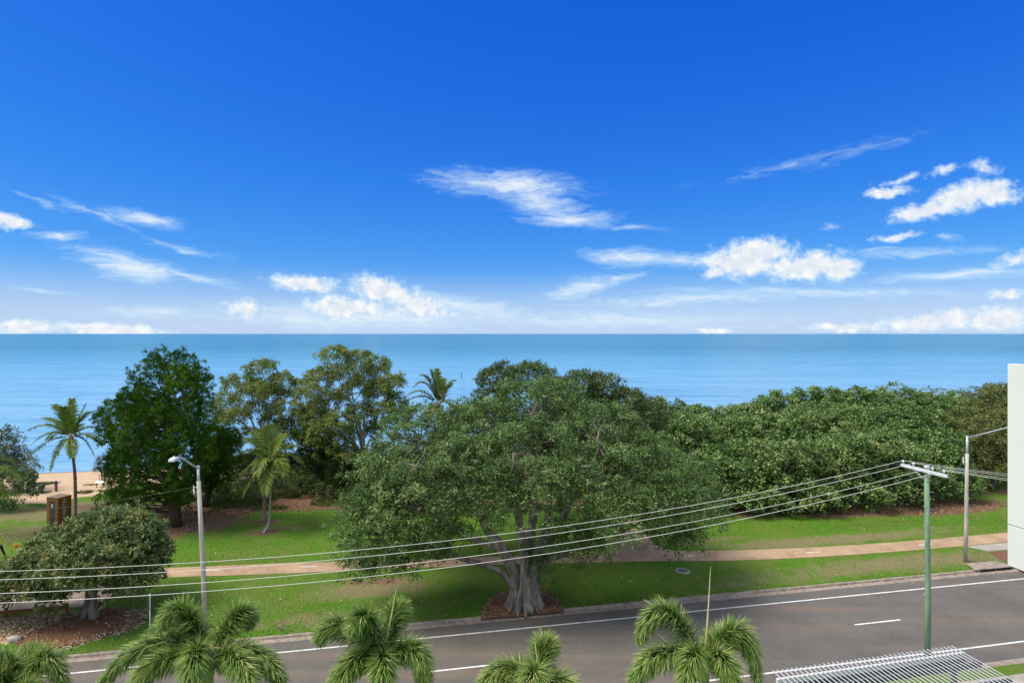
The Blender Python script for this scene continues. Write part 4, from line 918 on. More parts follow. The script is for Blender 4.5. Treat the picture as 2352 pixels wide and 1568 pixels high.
shrub('grey_bush', 'grey-brown leafless-looking bush at the left edge by the beach', 45, 1128, 3.6, 5.2, M['greyoak_leaf'], 83, L=.22, W=.025, dens=2.4, nl=30)
shrub('green_bush', 'leggy green shrub overhanging the sand right of the grey bush', 68, 1112, 2.2, 3.0, M['gloss_leaf'], 84, L=.2, W=.11, dens=2.0, nl=18)
shrub('she_oak', 'drooping grey she-oak sapling at the beach edge left of the conifer', 236, 1110, 2.6, 3.6, M['greyoak_leaf'], 85, L=.5, W=.03, dens=1.6, nl=22, droop=1.2, spread=.35, cat='tree')
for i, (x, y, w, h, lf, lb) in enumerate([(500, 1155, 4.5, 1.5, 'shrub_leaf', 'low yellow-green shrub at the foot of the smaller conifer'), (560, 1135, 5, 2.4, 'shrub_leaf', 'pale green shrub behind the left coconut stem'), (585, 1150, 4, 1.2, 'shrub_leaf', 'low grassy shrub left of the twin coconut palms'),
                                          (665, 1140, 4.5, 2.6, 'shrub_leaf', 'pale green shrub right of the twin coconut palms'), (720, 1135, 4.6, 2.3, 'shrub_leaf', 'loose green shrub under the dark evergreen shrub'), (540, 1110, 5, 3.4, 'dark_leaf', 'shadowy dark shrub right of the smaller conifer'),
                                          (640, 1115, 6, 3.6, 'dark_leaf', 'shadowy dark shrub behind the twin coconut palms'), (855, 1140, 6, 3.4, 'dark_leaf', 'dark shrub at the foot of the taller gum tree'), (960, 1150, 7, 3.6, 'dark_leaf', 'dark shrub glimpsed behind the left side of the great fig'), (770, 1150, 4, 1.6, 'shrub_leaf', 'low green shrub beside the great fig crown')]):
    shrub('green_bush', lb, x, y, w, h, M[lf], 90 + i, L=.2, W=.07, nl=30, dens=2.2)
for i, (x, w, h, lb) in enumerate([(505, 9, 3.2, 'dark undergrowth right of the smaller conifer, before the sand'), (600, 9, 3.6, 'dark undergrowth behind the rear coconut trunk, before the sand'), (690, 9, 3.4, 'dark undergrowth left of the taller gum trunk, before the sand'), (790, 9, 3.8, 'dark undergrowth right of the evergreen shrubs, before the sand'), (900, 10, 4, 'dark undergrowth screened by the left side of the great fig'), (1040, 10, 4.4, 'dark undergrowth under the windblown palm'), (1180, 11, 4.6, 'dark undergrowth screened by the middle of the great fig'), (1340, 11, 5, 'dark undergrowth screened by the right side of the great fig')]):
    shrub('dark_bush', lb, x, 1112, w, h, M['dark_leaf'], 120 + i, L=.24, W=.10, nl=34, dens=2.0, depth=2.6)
# dune ground cover
def dune_cover():
    r = np.random.default_rng(61); n = 9000
    px = r.uniform(70, 230, n); py = 1108 + r.random(n) * 28; P = np.array([on_ground(a, b) for a, b in zip(px[:1500], py[:1500])])
    P = np.repeat(P, 8, 0) + r.normal(0, .25, (1500 * 8, 3)) * np.array([1, 1, 0])
    ok = value_noise(P[:, 0], P[:, 1], 2.0, 13) > .64; P = P[ok]; n = len(P)
    D = r.normal(0, .6, (n, 3)) + np.array([0, 0, 1]); V = leaf_quads(P + np.array([0, 0, .05]), D, r.normal(0, 1, (n, 3)), r.uniform(.08, .26, n), r.uniform(.04, .09, n))
    tag(np_mesh('dune_grass', V, quads(n), M['shrub_leaf'], None, r.random(n)), 'low dune grass between the lawn and the sand', kind='stuff')
    # rough grass at the foot of the bush
    n = 52000; U = r.uniform(-19, 36, n); V_ = np.where(U < -2, 61 + r.random(n) * 11, 55.5 + r.random(n) * 8); X = U * CA - V_ * SA; Y = U * SA + V_ * CA
    ok = (value_noise(X, Y, 2.5, 17) > .45); X, Y, V_ = X[ok], Y[ok], V_[ok]; n = len(X)
    D = r.normal(0, .5, (n, 3)) + np.array([0, 0, 1]); V = leaf_quads(np.column_stack([X, Y, ground_z(V_)]), D, r.normal(0, 1, (n, 3)), r.uniform(.15, .5, n), r.uniform(.05, .09, n))
    tag(np_mesh('rough_grass', V, quads(n), M['shrub_leaf'], None, r.uniform(.3, 1, n)), 'rough unmown grass along the foot of the bush', kind='stuff')
dune_cover()
def root_tangle():
    r = np.random.default_rng(62); mb = MB()
    for k in range(150):
        x = r.uniform(1950, 2290); y = np.interp(x, [1950, 2100, 2290], [1172, 1158, 1122]) - r.uniform(0, 10)
        a = on_ground(x, y); b = a + Vector((r.normal(0, 1.3), r.normal(.4, .5), r.uniform(.7, 2.4))); m_ = (a + b) / 2 + Vector((r.normal(0, .6), 0, r.normal(.4, .5)))
        mb.tube(bez(a, m_, b, 6), [.045, .045, .04, .035, .03, .02], 5, False)
    tag(mb.build('bare_stems', M['twig_bark']), 'tangle of bare low stems under the edge of the thicket', kind='stuff')
root_tangle()

# ------------------------------------------------------------------ palms
def frond_mesh(name, P0, Pm, P1, parent, leafm, seed, kind, lw=.04, n=64, Lmax=.75, wind=(0, 0, 0), tone=0.0, rach=.022):
    r = np.random.default_rng(seed); C = bez(P0, Pm, P1, 14); pts = np.array(C)
    root = MB(); root.tube(C, [rach * (1 - .8 * i / 13) for i in range(14)], 5, False)
    rp = root.build(name, M['rachis'], parent)
    seglen = np.linalg.norm(np.diff(pts, axis=0), axis=1).sum()
    V = []; rn = []
    if kind == 'coco':
        ts = np.linspace(.13, .99, n)
        for t in ts:
            k = t * 13; i = min(int(k), 12); p = pts[i] + (pts[i + 1] - pts[i]) * (k - i); tg = unit((pts[i + 1] - pts[i])[None])[0]
            side = np.cross(tg, [0, 0, 1.]); side = side / max(np.linalg.norm(side), .15); upv = np.cross(side, tg)
            l = Lmax * (math.sin(math.pi * min(1, (.12 + .80 * t))) ** .65) * r.uniform(.85, 1.08)
            for s in (-1, 1):
                d = side * s * .80 + tg * (.45 + .5 * t) + upv * r.normal(.18, .12) + np.array(wind) + r.normal(0, .06, 3); d = d / np.linalg.norm(d)
                a = p; b = p + d * l * .5; d2 = d + np.array([0, 0, -r.uniform(.2, .65)]); d2 = d2 / np.linalg.norm(d2); c = b + d2 * l * .5
                w = np.cross(d, upv); w = w / max(np.linalg.norm(w), 1e-3) * lw
                V.append([a - w * .6, a + w * .6, b + w, b - w]); V.append([b - w, b + w, c + w * .12, c - w * .12])
                q = np.clip(r.normal(.45 + tone, .2), 0, 1); rn += [q, min(1, q + .08)]
    else:
        ts = np.linspace(.10, 1.0, n)
        for t in ts:
            k = min(t * 13, 12.999); i = int(k); p = pts[i] + (pts[i + 1] - pts[i]) * (k - i); tg = unit((pts[i + 1] - pts[i])[None])[0]
            side = np.cross(tg, [0, 0, 1.]); side = side / max(np.linalg.norm(side), .15); upv = np.cross(side, tg)
            l0 = Lmax * (.55 + .45 * math.sin(math.pi * min(1, t * 1.02) ** .8)) * (1.0 if t < .9 else 1 - (t - .9) * 4)
            for q_ in range(13):
                ph = r.random() * 6.283; rad = side * math.cos(ph) + upv * math.sin(ph)
                d = rad * .80 + tg * (.50 + .45 * t) + r.normal(0, .14, 3); d = d / np.linalg.norm(d); l = l0 * r.uniform(.8, 1.12)
                b = p + d * l * .5; d2 = d + np.array([0, 0, -r.uniform(.25, .75)]); d2 = d2 / np.linalg.norm(d2); c = b + d2 * l * .5
                w = np.cross(d, [0, 0, 1.]) + r.normal(0, .25, 3); w = w / max(np.linalg.norm(w), 1e-3) * lw
                V.append([p - w * .4, p + w * .4, b + w, b - w]); V.append([b - w, b + w, c + w * .25, c - w * .25])
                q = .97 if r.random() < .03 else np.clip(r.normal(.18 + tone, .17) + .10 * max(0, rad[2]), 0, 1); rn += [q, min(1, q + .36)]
    V = np.array(V).reshape(-1, 3)
    np_mesh('leaflets', V, quads(len(V) // 4), leafm, rp, rn)
    return rp
def coconut(label, base_px, trunk, cen, Y, tips, seed, Lmax=.8, bark='palm_bark', wind=(0, 0, 0), rt=.15, tone=0, nuts=6, group=None):
    base = at(*base_px, LAWN) if not isinstance(base_px, Vector) else base_px
    root = thing('coconut_palm', base, label, 'palm tree', group); S = lambda x, y, d=0: atY(x, y, Y + d); r = np.random.default_rng(seed)
    C = S(*cen); P = [base - Vector((0, 0, .05))] + [S(x, y) for x, y in trunk] + [C]
    Q = []
    for i in range(len(P) - 1):
        p0 = P[max(i - 1, 0)]; p1 = P[i]; p2 = P[i + 1]; p3 = P[min(i + 2, len(P) - 1)]
        for k in range(6):
            t = k / 6; Q.append(.5 * ((2 * p1) + (p2 - p0) * t + (2 * p0 - 5 * p1 + 4 * p2 - p3) * t * t + (3 * p1 - p0 - 3 * p2 + p3) * t ** 3))
    Q.append(P[-1]); n = len(Q)
    mb = MB(); mb.tube(Q, [rt * (1.45 if i == 0 else 1.15 if i == 1 else 1 - .35 * i / n) * (1 + .05 * (i % 2)) for i in range(n)], 10); mb.build('trunk', M[bark], root)
    mb = MB(); mb.tube([C - Vector((0, 0, .5)), C - Vector((0, 0, .2)), C + Vector((0, 0, .15)), C + Vector((0, 0, .4))], [.14, .22, .20, .06], 9); mb.build('crown_shaft', M['fibre'], root)
    for k in range(nuts):
        a = r.random() * 6.28; stone_mesh('coconut', C + Vector((.25 * math.cos(a), .25 * math.sin(a), -.18 - .15 * r.random())), (.10, .10, .13), k, M['coconut'], root)
    for k, tp in enumerate(tips):
        x, y = tp[0], tp[1]; dd = tp[2] if len(tp) > 2 else r.uniform(-1.6, 1.6); arch = tp[3] if len(tp) > 3 else 24
        E = S(x, y, dd); mid = (C + E) / 2 + Vector((0, 0, arch * Y / F * 1.6))
        frond_mesh('frond', C + Vector((0, 0, .1)), mid, E, root, M['coco_leaf'], seed * 50 + k, 'coco', Lmax=Lmax, wind=wind, tone=tone)
    return root
coconut('tall coconut palm with straight red-brown trunk beside the memorial block', (172, 1184), [(173, 1140), (172, 1090), (168, 1050)], (163, 1008), at(172, 1184).y,
        [(67, 987, 0), (74, 1020, -1.2), (60, 1058, -.4), (116, 1080, -1.4), (166, 1050, -2.4, 10), (125, 930, .8, 14), (165, 917, 1.5, 0), (199, 926, .6, 4), (206, 946, 1.2, 14), (226, 985, .5, 16), (236, 1022, -.6, 22), (98, 960, .9, 16), (145, 935, -1.2, 10), (215, 1045, 1.2, 24), (110, 1010, 2.0, 20), (185, 975, 2.4, 14)], 101, Lmax=.8, bark='red_bark')
cp = at(612, 1224).y
coconut('front coconut palm with pale curved trunk leaning left on the lawn', (604, 1224), [(616, 1205), (620, 1170), (621, 1120)], (621, 1062), cp,
        [(545, 1048, .3), (548, 1104, -.8), (560, 1138, -1.2), (609, 1134, -2.2, 30), (672, 1118, -.8), (693, 1062, .2), (682, 1026, .8, 16), (649, 1000, 1.0, 6), (612, 980, .8, 0), (565, 1008, .4, 14), (582, 992, 1.2, 6), (655, 1090, -1.8, 26), (640, 1050, 2, 20), (590, 1090, -2, 26)], 102, Lmax=1.0, rt=.12, tone=.08)
cp2 = at(607, 1197).y
coconut('rear coconut palm with straight two-tone trunk behind the curved one', (607, 1197), [(607, 1160), (608, 1110)], (611, 1045), cp2,
        [(552, 1025, .6), (560, 1065, 1), (585, 985, .5, 6), (625, 975, .6, 0), (655, 995, .4, 8), (680, 1040, .8, 22), (660, 1080, 1.2, 26), (600, 990, -1, 4), (640, 1010, -1, 10)], 103, Lmax=.8, rt=.17, bark='red_bark')
X6 = (1004 - 1176) * 62 / F
coconut('windblown coconut palm standing up behind the great fig crown', Vector((X6, 62, float(ground_z(to_uv((X6, 62))[1])))), [(1004, 1060), (1006, 990)], (1006, 932), 62,
        [(950, 888, 0, 34), (968, 862, .5, 22), (988, 850, .2, 10), (1003, 848, -.4, 2), (1044, 874, .2, 20), (1036, 880, 1, 12), (1068, 950, -.3, 26), (1050, 952, -1.4, 22), (925, 930, .3, 26), (938, 905, -.8, 22), (1009, 964, -1.8, 14), (985, 962, -1.4, 20), (1020, 870, .6, 8)], 104, Lmax=.8, wind=(.2, 0, -.05), tone=.05)
XL = (-62 - 1176) * 50 / F
coconut('coconut palm standing past the left edge, one frond reaching into view', Vector((XL, 50, LAWN)), [(-60, 1180), (-60, 1120)], (-58, 1085), 50,
        [(50, 1104, -.3, 30), (30, 1060, .6, 24), (10, 1140, -1, 26), (-20, 1000, 0, 8), (-100, 1005, 0, 8), (-160, 1080, 0, 24), (-140, 1130, .4, 24), (-60, 1150, -2, 24), (-60, 990, .4, 4), (45, 1075, 1.2, 24)], 105, Lmax=.8)

def foxtail(label, cen, Y, fr, seed, spear=None, tone=0.0, Lm=.54):
    S = lambda x, y, d=0: atY(x, y, Y + d); C = S(*cen); base = Vector((C.x, Y + .2, LAWN)); root = thing('foxtail_palm', base, label, 'palm tree', 'foxtail palms in the front garden')
    mb = MB(); top = C - Vector((0, 0, .9)); P = [base + (top - base) * (i / 16) for i in range(17)]
    mb.tube(P, [(.17 if i < 2 else .135 + .012 * math.sin(i)) * (1 + .06 * (i % 2)) for i in range(17)], 12); mb.build('trunk', M['palm_bark'], root)
    mb = MB(); mb.tube([top, top + Vector((0, 0, .35)), C, C + Vector((0, 0, .25))], [.14, .13, .08, .03], 10); mb.build('crown_shaft', M['rachis'], root)
    for k, (mx, my, ex, ey, dm, de) in enumerate(fr):
        m_ = S(mx, my, dm); E = S(ex, ey, de); A = C - Vector((0, 0, .25)); ctrl = m_ * 2 - (A + E) / 2
        frond_mesh('frond', A, ctrl, E, root, M['foxtail_leaf'], seed * 40 + k, 'fox', lw=.0115, n=110, Lmax=Lm, tone=tone, rach=.03)
    if spear:
        E = S(*spear); mb = MB(); mb.tube(bez(C, (C + E) / 2 + Vector((.03, 0, 0)), E, 6), [.03, .028, .024, .019, .012, .003], 6); mb.build('spear_leaf', M['spear'], root)
    return root
YP = 16.0
foxtail('large foxtail palm in front of the left street lamp', (478, 1500), YP, [(425, 1410, 372, 1432, .1, -.2), (545, 1415, 575, 1432, .3, .5), (580, 1500, 652, 1580, -.2, -.5), (355, 1480, 228, 1572, -.1, -.5), (448, 1508, 440, 1640, -.9, -1.5), (405, 1440, 330, 1480, .6, 1.0), (370, 1520, 300, 1600, -.6, -1.2), (545, 1520, 590, 1620, -.7, -1.3)], 1, tone=.02)
foxtail('foxtail palm with a pale upright spear, second from the left', (880, 1500), YP - .5, [(790, 1442, 732, 1468, .1, 0), (842, 1425, 806, 1450, -.4, -.8), (905, 1425, 918, 1398, .5, .8), (950, 1495, 975, 1580, -.2, -.5), (815, 1520, 768, 1590, -.5, -1.0), (880, 1530, 880, 1660, -.9, -1.5)], 2, spear=(910, 1352, 0), tone=.0)
foxtail('lowest foxtail palm at the middle of the bottom edge', (1236, 1570), YP - .6, [(1246, 1500, 1262, 1486, .4, .6), (1172, 1540, 1106, 1575, 0, -.3), (1226, 1548, 1218, 1650, -.8, -1.4), (1290, 1570, 1330, 1640, 0, -.4), (1190, 1590, 1140, 1680, -.6, -1)], 3, spear=(1229, 1474, .2), tone=.10)
foxtail('foxtail palm with the longest spear, right of the bottom middle', (1618, 1510), YP + .3, [(1530, 1408, 1470, 1470, .2, .1), (1695, 1452, 1742, 1570, .1, -.1), (1520, 1502, 1452, 1575, -.3, -.6), (1590, 1515, 1570, 1650, -.9, -1.5), (1660, 1520, 1690, 1620, -.6, -1.2), (1650, 1468, 1690, 1480, .7, 1.0)], 4, spear=(1632, 1300, .1), tone=.05, Lm=.55)
foxtail('foxtail palm cut off by the bottom left corner', (55, 1600), YP, [(100, 1512, 150, 1580, .1, 0), (10, 1520, -60, 1590, 0, -.2), (60, 1530, 75, 1500, .6, .9), (60, 1590, 50, 1700, -.8, -1.4), (-20, 1560, -80, 1660, -.4, -.8)], 5, tone=.08)

# ------------------------------------------------------------------ street furniture, wires, buildings
E_ = Vector((CA, SA, 0)); N_ = Vector((-SA, CA, 0)); UPV = Vector((0, 0, 1))
def street_lamp(base, top_w, top_s, lean, label, insul_side):
    root = thing('street_lamp', base, label, 'street lamp', 'street lamps along the park verge')
    b = Vector(base); tw = b + Vector((lean, 0, top_w - b.z))
    mb = MB(); mb.tube([b - Vector((0, 0, .1)), b + (tw - b) * .33, b + (tw - b) * .66, tw], [.14, .13, .12, .11], 14); mb.build('pole', M['grey_timber'], root)
    ts = tw + Vector((lean * .08, 0, top_s - top_w))
    mb = MB(); mb.tube([tw - Vector((0, 0, .25)), ts], .075, 10); mb.tube([ts, ts + Vector((0, 0, .03))], .085, 10); mb.build('steel_extension', M['galv'], root)
    d = -N_; e1 = ts + d * 3.2 + Vector((0, 0, 1.15)); e2 = e1 + d * .55 + Vector((0, 0, .06))
    s0 = ts + Vector((0, 0, -.12))
    arm = [s0, s0 + (e1 - s0) * .5, s0 + (e1 - s0) * .9, e1 + Vector((0, 0, .0)) + d * .1, e2]
    mb = MB(); mb.tube(arm, [.055, .05, .046, .044, .042], 10); mb.build('arm', M['galv'], root)
    h = e2 + d * .42; tilt = (d + Vector((0, 0, .06))).normalized(); sd = d.cross(UPV).normalized(); upn = sd.cross(tilt).normalized()
    if upn.z < 0: upn = -upn
    hd = MB(); prof = [(-.40, .07, .055), (-.36, .15, .08), (0, .17, .09), (.34, .15, .06), (.40, .10, .03)]
    vs = []
    for (t, w, q) in prof:
        c = h + tilt * t; vs += [c - sd * w - upn * .05, c + sd * w - upn * .05, c + sd * w * .8 + upn * q, c - sd * w * .8 + upn * q]
    fs = [(i * 4 + j, i * 4 + (j + 1) % 4, (i + 1) * 4 + (j + 1) % 4, (i + 1) * 4 + j) for i in range(4) for j in range(4)] + [(3, 2, 1, 0), (16, 17, 18, 19)]
    hd.add(vs, fs); head = hd.build('lamp_head', M['white_metal'], root)
    mb = MB(); mb.box(h - upn * .07, (.62, .24, .03), (tilt, sd, upn)); mb.build('lens', M['galv'], head)
    mb = MB(); mb.tube([h + upn * .08, h + upn * .17], [.035, .03], 8); mb.build('light_sensor', M['white_metal'], head)
    s = tw - Vector((0, 0, .35)); k = Vector((insul_side, 0, 0))
    mb = MB(); mb.tube([s, s + k * .3], .018, 6); mb.tube([s - Vector((0, 0, .22)), s + k * .2 - Vector((0, 0, .3))], .014, 6); mb.build('bracket', M['galv'], root)
    mb = MB(); mb.tube([s + k * .28 + Vector((0, 0, .1)), s + k * .28 - Vector((0, 0, .05)), s + k * .26 - Vector((0, 0, .2)), s + k * .26 - Vector((0, 0, .4))], [.02, .03, .055, .045], 8); mb.build('insulator', M['porcelain'], root)
    return s + k * .3
LB = at(473, 1440, LAWN)
s1 = street_lamp(LB, 8.28, 9.1, -.40, 'street lamp on a weathered timber pole at the left, rising past the conifer', -1)
RB = at(2218, 1290, LAWN)
s2 = street_lamp(RB, 7.9, 9.15, .10, 'street lamp on a weathered timber pole near the white wall at the right', -1)

# power pole
PB = at(2131, 1545, LAWN); PZ = H - (1070 - HOR) * PB.y / F
root = thing('power_pole', PB, 'green timber power pole with white crossarm on the near road verge', 'power pole')
mb = MB(); mb.tube([PB - Vector((0, 0, .1)), PB + Vector((.01, 0, 3.3)), PB + Vector((-.02, 0, 6.6)), PB + Vector((-.05, 0, PZ - LAWN))], [.142, .132, .12, .108], 16); mb.build('pole', M['green_timber'], root)
PT = PB + Vector((-.05, 0, PZ - LAWN))
mb = MB(); mb.tube([PT - Vector((0, 0, .10)), PT + Vector((0, 0, .015))], .122, 16); mb.build('pole_cap', M['galv'], root)
arm_c = PT - Vector((0, 0, .20)) - E_ * .19
mb = MB(); mb.box(arm_c, (.10, 2.62, .14), (E_, N_, UPV)); mb.build('crossarm', M['white_metal'], root, .008)
for sgn in (-1, 1):
    mb = MB(); mb.bar(arm_c + N_ * .55 * sgn - Vector((0, 0, .06)) - E_ * .02, PT - Vector((0, 0, .62)) - E_ * .14 + N_ * .08 * sgn, .04, .012); mb.build('brace', M['galv'], root)
ins = []
for off in (1.2, .58, -.5, -1.12):
    p = arm_c + N_ * off + Vector((0, 0, .07)); ins.append(p + Vector((0, 0, .17)))
    mb = MB(); mb.tube([p, p + Vector((0, 0, .06)), p + Vector((0, 0, .07)), p + Vector((0, 0, .13)), p + Vector((0, 0, .15)), p + Vector((0, 0, .19))], [.02, .02, .062, .05, .06, .035], 10); mb.build('insulator', M['porcelain'], root)
for k, z in enumerate([8.75, 8.1, 7.9, 7.15, 7.05, 6.35, 5.6, 5.0, 4.4, 3.9]):
    s = 1 if k % 2 == 0 else -1; d = (E_ * s * .95 - N_ * .3).normalized(); p = PB + Vector((-.02, 0, z))
    mb = MB(); mb.tube([p + d * .12, p + d * .31 + Vector((0, 0, -.03))], .013, 6); mb.build('step_bolt', M['galv'], root)
def wire(name, label, P, rad, mat, group=None):
    mb = MB(); mb.tube(P, rad, 6, True); o = mb.build(name, mat); tag(o, label, 'wire', group); return o
names = ['uppermost, farthest', 'second from the top', 'third from the top', 'lowest, nearest']
for k, p in enumerate(ins):
    for side, t in ((-1, np.linspace(0, 62, 60)), (1, np.linspace(0, 62, 60))):
        P = [p + E_ * (side * q) + Vector((0, 0, -(.1703 + .006 * k) * q + (.00273 + .0001 * k) * q * q)) for q in t]
        wire('power_line', ('%s of four power lines left of the green pole' if side < 0 else '%s of four power lines right of the green pole') % names[k], P, .0108, M['wire'], 'overhead power lines')
# service cables to the lamps
e = Vector(uv(to_uv(s1)[0] - 30, to_uv(s1)[1] + 4, 6.8)); P = [s1 + (e - s1) * t - Vector((0, 0, 4.2 * t * (1 - t))) for t in np.linspace(0, 1, 30)]
wire('service_cable', 'thin dark cable running left from the left street lamp', P, .008, M['steel_dark'])
e = ins[3] - N_ * .1 - Vector((0, 0, .3)); P = [s2 + (e - s2) * t - Vector((0, 0, 1.6 * t * (1 - t))) for t in np.linspace(0, 1, 30)]
wire('service_cable', 'thin dark cable from the right street lamp to the green pole', P, .007, M['steel_dark'])

# sign post on the verge
b = at(345, 1488, LAWN); root = thing('sign_post', b, 'thin grey sign post with plate seen edge-on beside the road at left', 'sign')
zt = H - (1363 - HOR) * b.y / F
mb = MB(); mb.tube([b, Vector((b.x - .02, b.y, zt))], .03, 8); mb.build('post', M['galv'], root)
mb = MB(); mb.box(Vector((b.x - .06, b.y, zt - .42)), (.012, .42, .78), (E_, N_, UPV)); pl = mb.build('sign_plate', M['steel_dark'], root)
# yellow sign
b = at(40, 1288, LAWN); root = thing('yellow_sign', b, 'small orange-yellow sign on a post behind the small fig tree', 'sign')
mb = MB(); mb.tube([b, b + Vector((0, 0, 1.25))], .03, 8); mb.build('post', M['galv'], root)
q = b + Vector((0, -.05, 1.05)); ax = Vector((1, .25, 0)).normalized()
mb = MB(); mb.box(q, (.42, .02, .5), (ax, Vector((-ax.y, ax.x, 0)), UPV)); sp = mb.build('sign_plate', M['sign_yellow'], root, .01)
mb = MB(); mb.box(q + Vector((0, -.022, .03)), (.24, .006, .10), ((ax + Vector((0, 0, .35))).normalized(), Vector((-ax.y, ax.x, 0)), UPV)); mb.build('symbol', M['rust_timber'], sp)

# timber rails round the car park
def rail(a, b, label, h=.52, posts=True):
    a = at(*a, LAWN); b = at(*b, LAWN); d = (b - a); L_ = d.length; root = thing('timber_rail', (a + b) / 2, label, 'barrier rail', 'car park rails')
    n = max(2, int(L_ / 2.4) + 1)
    for i in range(n):
        p = a + d * (i / (n - 1)); mb = MB(); mb.box(p + Vector((0, 0, h / 2)), (.15, .15, h + .12), (d.normalized(), UPV.cross(d.normalized()), UPV)); mb.build('post', M['rust_timber'], root, .01)
    mb = MB(); s = UPV.cross(d.normalized()) * -.10
    mb.bar(a + s + Vector((0, 0, h - .12)), b + s + Vector((0, 0, h - .12)), .05, .18); mb.build('rail_board', M['rust_timber'], root)
rail((-130, 1432), (153, 1407), 'red-brown timber rail along the near side of the car park')
rail((229, 1404), (268, 1372), 'short red-brown timber rail right of the small fig trunk')
rail((-100, 1352), (262, 1340), 'red-brown timber rail between the car park and the brick path')
# brown bollard at the apron
b = at(1419, 1241, LAWN); mb = MB(); mb.box(b + Vector((0, 0, .45)), (.2, .2, .95)); mb.box(b + Vector((0, 0, .95)), (.16, .16, .06))
o = mb.build('timber_bollard', M['rust_timber'], None, .012); tag(o, 'orange-brown timber bollard on the brick apron behind the great fig', 'bollard')
# manhole
b = at(1568, 1311.5, LAWN); root = thing('manhole', b, 'round manhole cover in a concrete ring on the lawn', 'manhole')
mb = MB(); mb.tube([b - Vector((0, 0, .05)), b + Vector((0, 0, .06))], .50, 32); mb.build('concrete_ring', M['concrete'], root, .01)
mb = MB(); mb.tube([b + Vector((0, 0, .05)), b + Vector((0, 0, .068))], .36, 28); mb.build('cover', M['steel_dark'], root)
# kerb drain inlet
u0, _ = to_uv(at(2243, 1309, .13)); u1 = u0 + 3.1
root = thing('drain_inlet', uv((u0 + u1) / 2, V_KERB + .3, 0), 'concrete stormwater drain inlet with two dark slots in the kerb at right', 'drain')
mb = MB(); mb.add([uv(u0 - .25, V_KERB - .06, .175), uv(u1, V_KERB - .06, .175), uv(u1 - .2, V_KERB + 1.15, .17), uv(u0 + .25, V_KERB + 1.15, .17), uv(u0 - .25, V_KERB - .06, .235), uv(u1, V_KERB - .06, .235), uv(u1 - .2, V_KERB + 1.15, .20), uv(u0 + .25, V_KERB + 1.15, .20)],
                  [(0, 3, 2, 1), (4, 5, 6, 7), (0, 1, 5, 4), (1, 2, 6, 5), (2, 3, 7, 6), (3, 0, 4, 7)]); mb.build('lid', M['kerb'], root, .015)
for a, c in ((u0 + .25, u0 + 1.45), (u0 + 1.65, u0 + 2.85)):
    mb = MB(); mb.box(uv((a + c) / 2, V_KERB - .035, .095), (c - a, .09, .15), (E_, N_, UPV)); mb.build('slot', M['dark_hole'], root)
# fallen branch
b = at(640, 1440, LAWN); mb = MB(); r = np.random.default_rng(77)
for k in range(9):
    a0 = b + Vector((r.normal(0, .25), r.normal(0, .2), .05)); d = Vector((r.normal(.3, .4), r.normal(-.1, .35), r.uniform(0, .22))); mb.tube(bez(a0, a0 + d * .5 + Vector((0, 0, .08)), a0 + d, 5), [.022, .02, .016, .012, .006], 5, False)
tag(mb.build('fallen_branch', M['twig_bark']), 'small fallen dry branch lying on the lawn near the kerb', 'branch')

# timber-clad memorial column
c0 = at(107, 1206, LAWN); c1 = at(133, 1209, LAWN); ax = (c1 - c0).normalized(); wd = (c1 - c0).length; ay = Vector((-ax.y, ax.x, 0)); hz = 2.38; dp = 1.2
cen = c0 + ax * wd / 2 + ay * dp / 2
root = thing('memorial_column', cen, 'brown timber-clad memorial block with dark plaque and vertical lettering on the grass', 'monument')
mb = MB(); mb.box(cen + Vector((0, 0, hz / 2)), (wd - .06, dp - .06, hz - .04), (ax, ay, UPV)); mb.build('core', M['dark_bark'], root)
nb = 14; bh = hz / nb
pm = None
for k in range(nb):
    z = bh * (k + .5)
    for (pc, sx, sy) in ((cen + ax * (wd / 2 - .015), .03, dp), (cen - ax * (wd / 2 - .015), .03, dp)):
        mb = MB(); mb.box(pc + Vector((0, 0, z)), (sx + .004 * (k % 2), sy, bh - .015), (ax, ay, UPV)); mb.build('board', M['plank'], root)
    for off in (-.5 + .14, .5 - .14):
        mb = MB(); mb.box(c0 + ax * (wd * (.5 + off)) + ay * .012 + Vector((0, 0, z)), (wd * .27, .03 + .004 * (k % 2), bh - .012), (ax, ay, UPV)); mb.build('board', M['plank'], root)
mb = MB(); mb.box(c0 + ax * wd / 2 + ay * .02 + Vector((0, 0, hz - .15)), (wd * .5, .03, .28), (ax, ay, UPV)); mb.build('board', M['plank'], root)
mb = MB(); mb.box(cen + Vector((0, 0, hz + .02)), (wd + .04, dp + .04, .05), (ax, ay, UPV)); mb.build('cap', M['plank_top'], root, .008)
mb = MB(); mb.box(c0 + ax * wd / 2 + ay * .02 + Vector((0, 0, 1.15)), (wd * .46, .05, 1.85), (ax, ay, UPV)); pq = mb.build('plaque', M['plaque'], root)
mb = MB(); el = [c0 + ax * (wd / 2 + .10 * wd * math.cos(a)) - ay * .012 + Vector((0, 0, 1.72 + .21 * math.sin(a))) for a in np.linspace(0, 6.283, 20, endpoint=False)]; mb.add(el, [tuple(range(20))]); mb.build('engraved_oval', M['engraving'], pq)
for k in range(6):
    mb = MB(); z = 1.25 - .12 * k; q = c0 + ax * wd / 2 - ay * .011; mb.add([q - ax * .14 * wd + Vector((0, 0, z)), q + ax * .14 * wd + Vector((0, 0, z)), q + ax * .14 * wd + Vector((0, 0, z + .03)), q - ax * .14 * wd + Vector((0, 0, z + .03))], [(0, 1, 2, 3)]); mb.build('engraved_line', M['steel_dark'], pq)
tcu = bpy.data.curves.new('lettering', 'FONT'); tcu.body = 'YLE MARTIN'; tcu.size = .36; tcu.extrude = .012; tcu.align_x = 'RIGHT'; tcu.align_y = 'CENTER'
to = bpy.data.objects.new('lettering_curve', tcu); COL.objects.link(to)
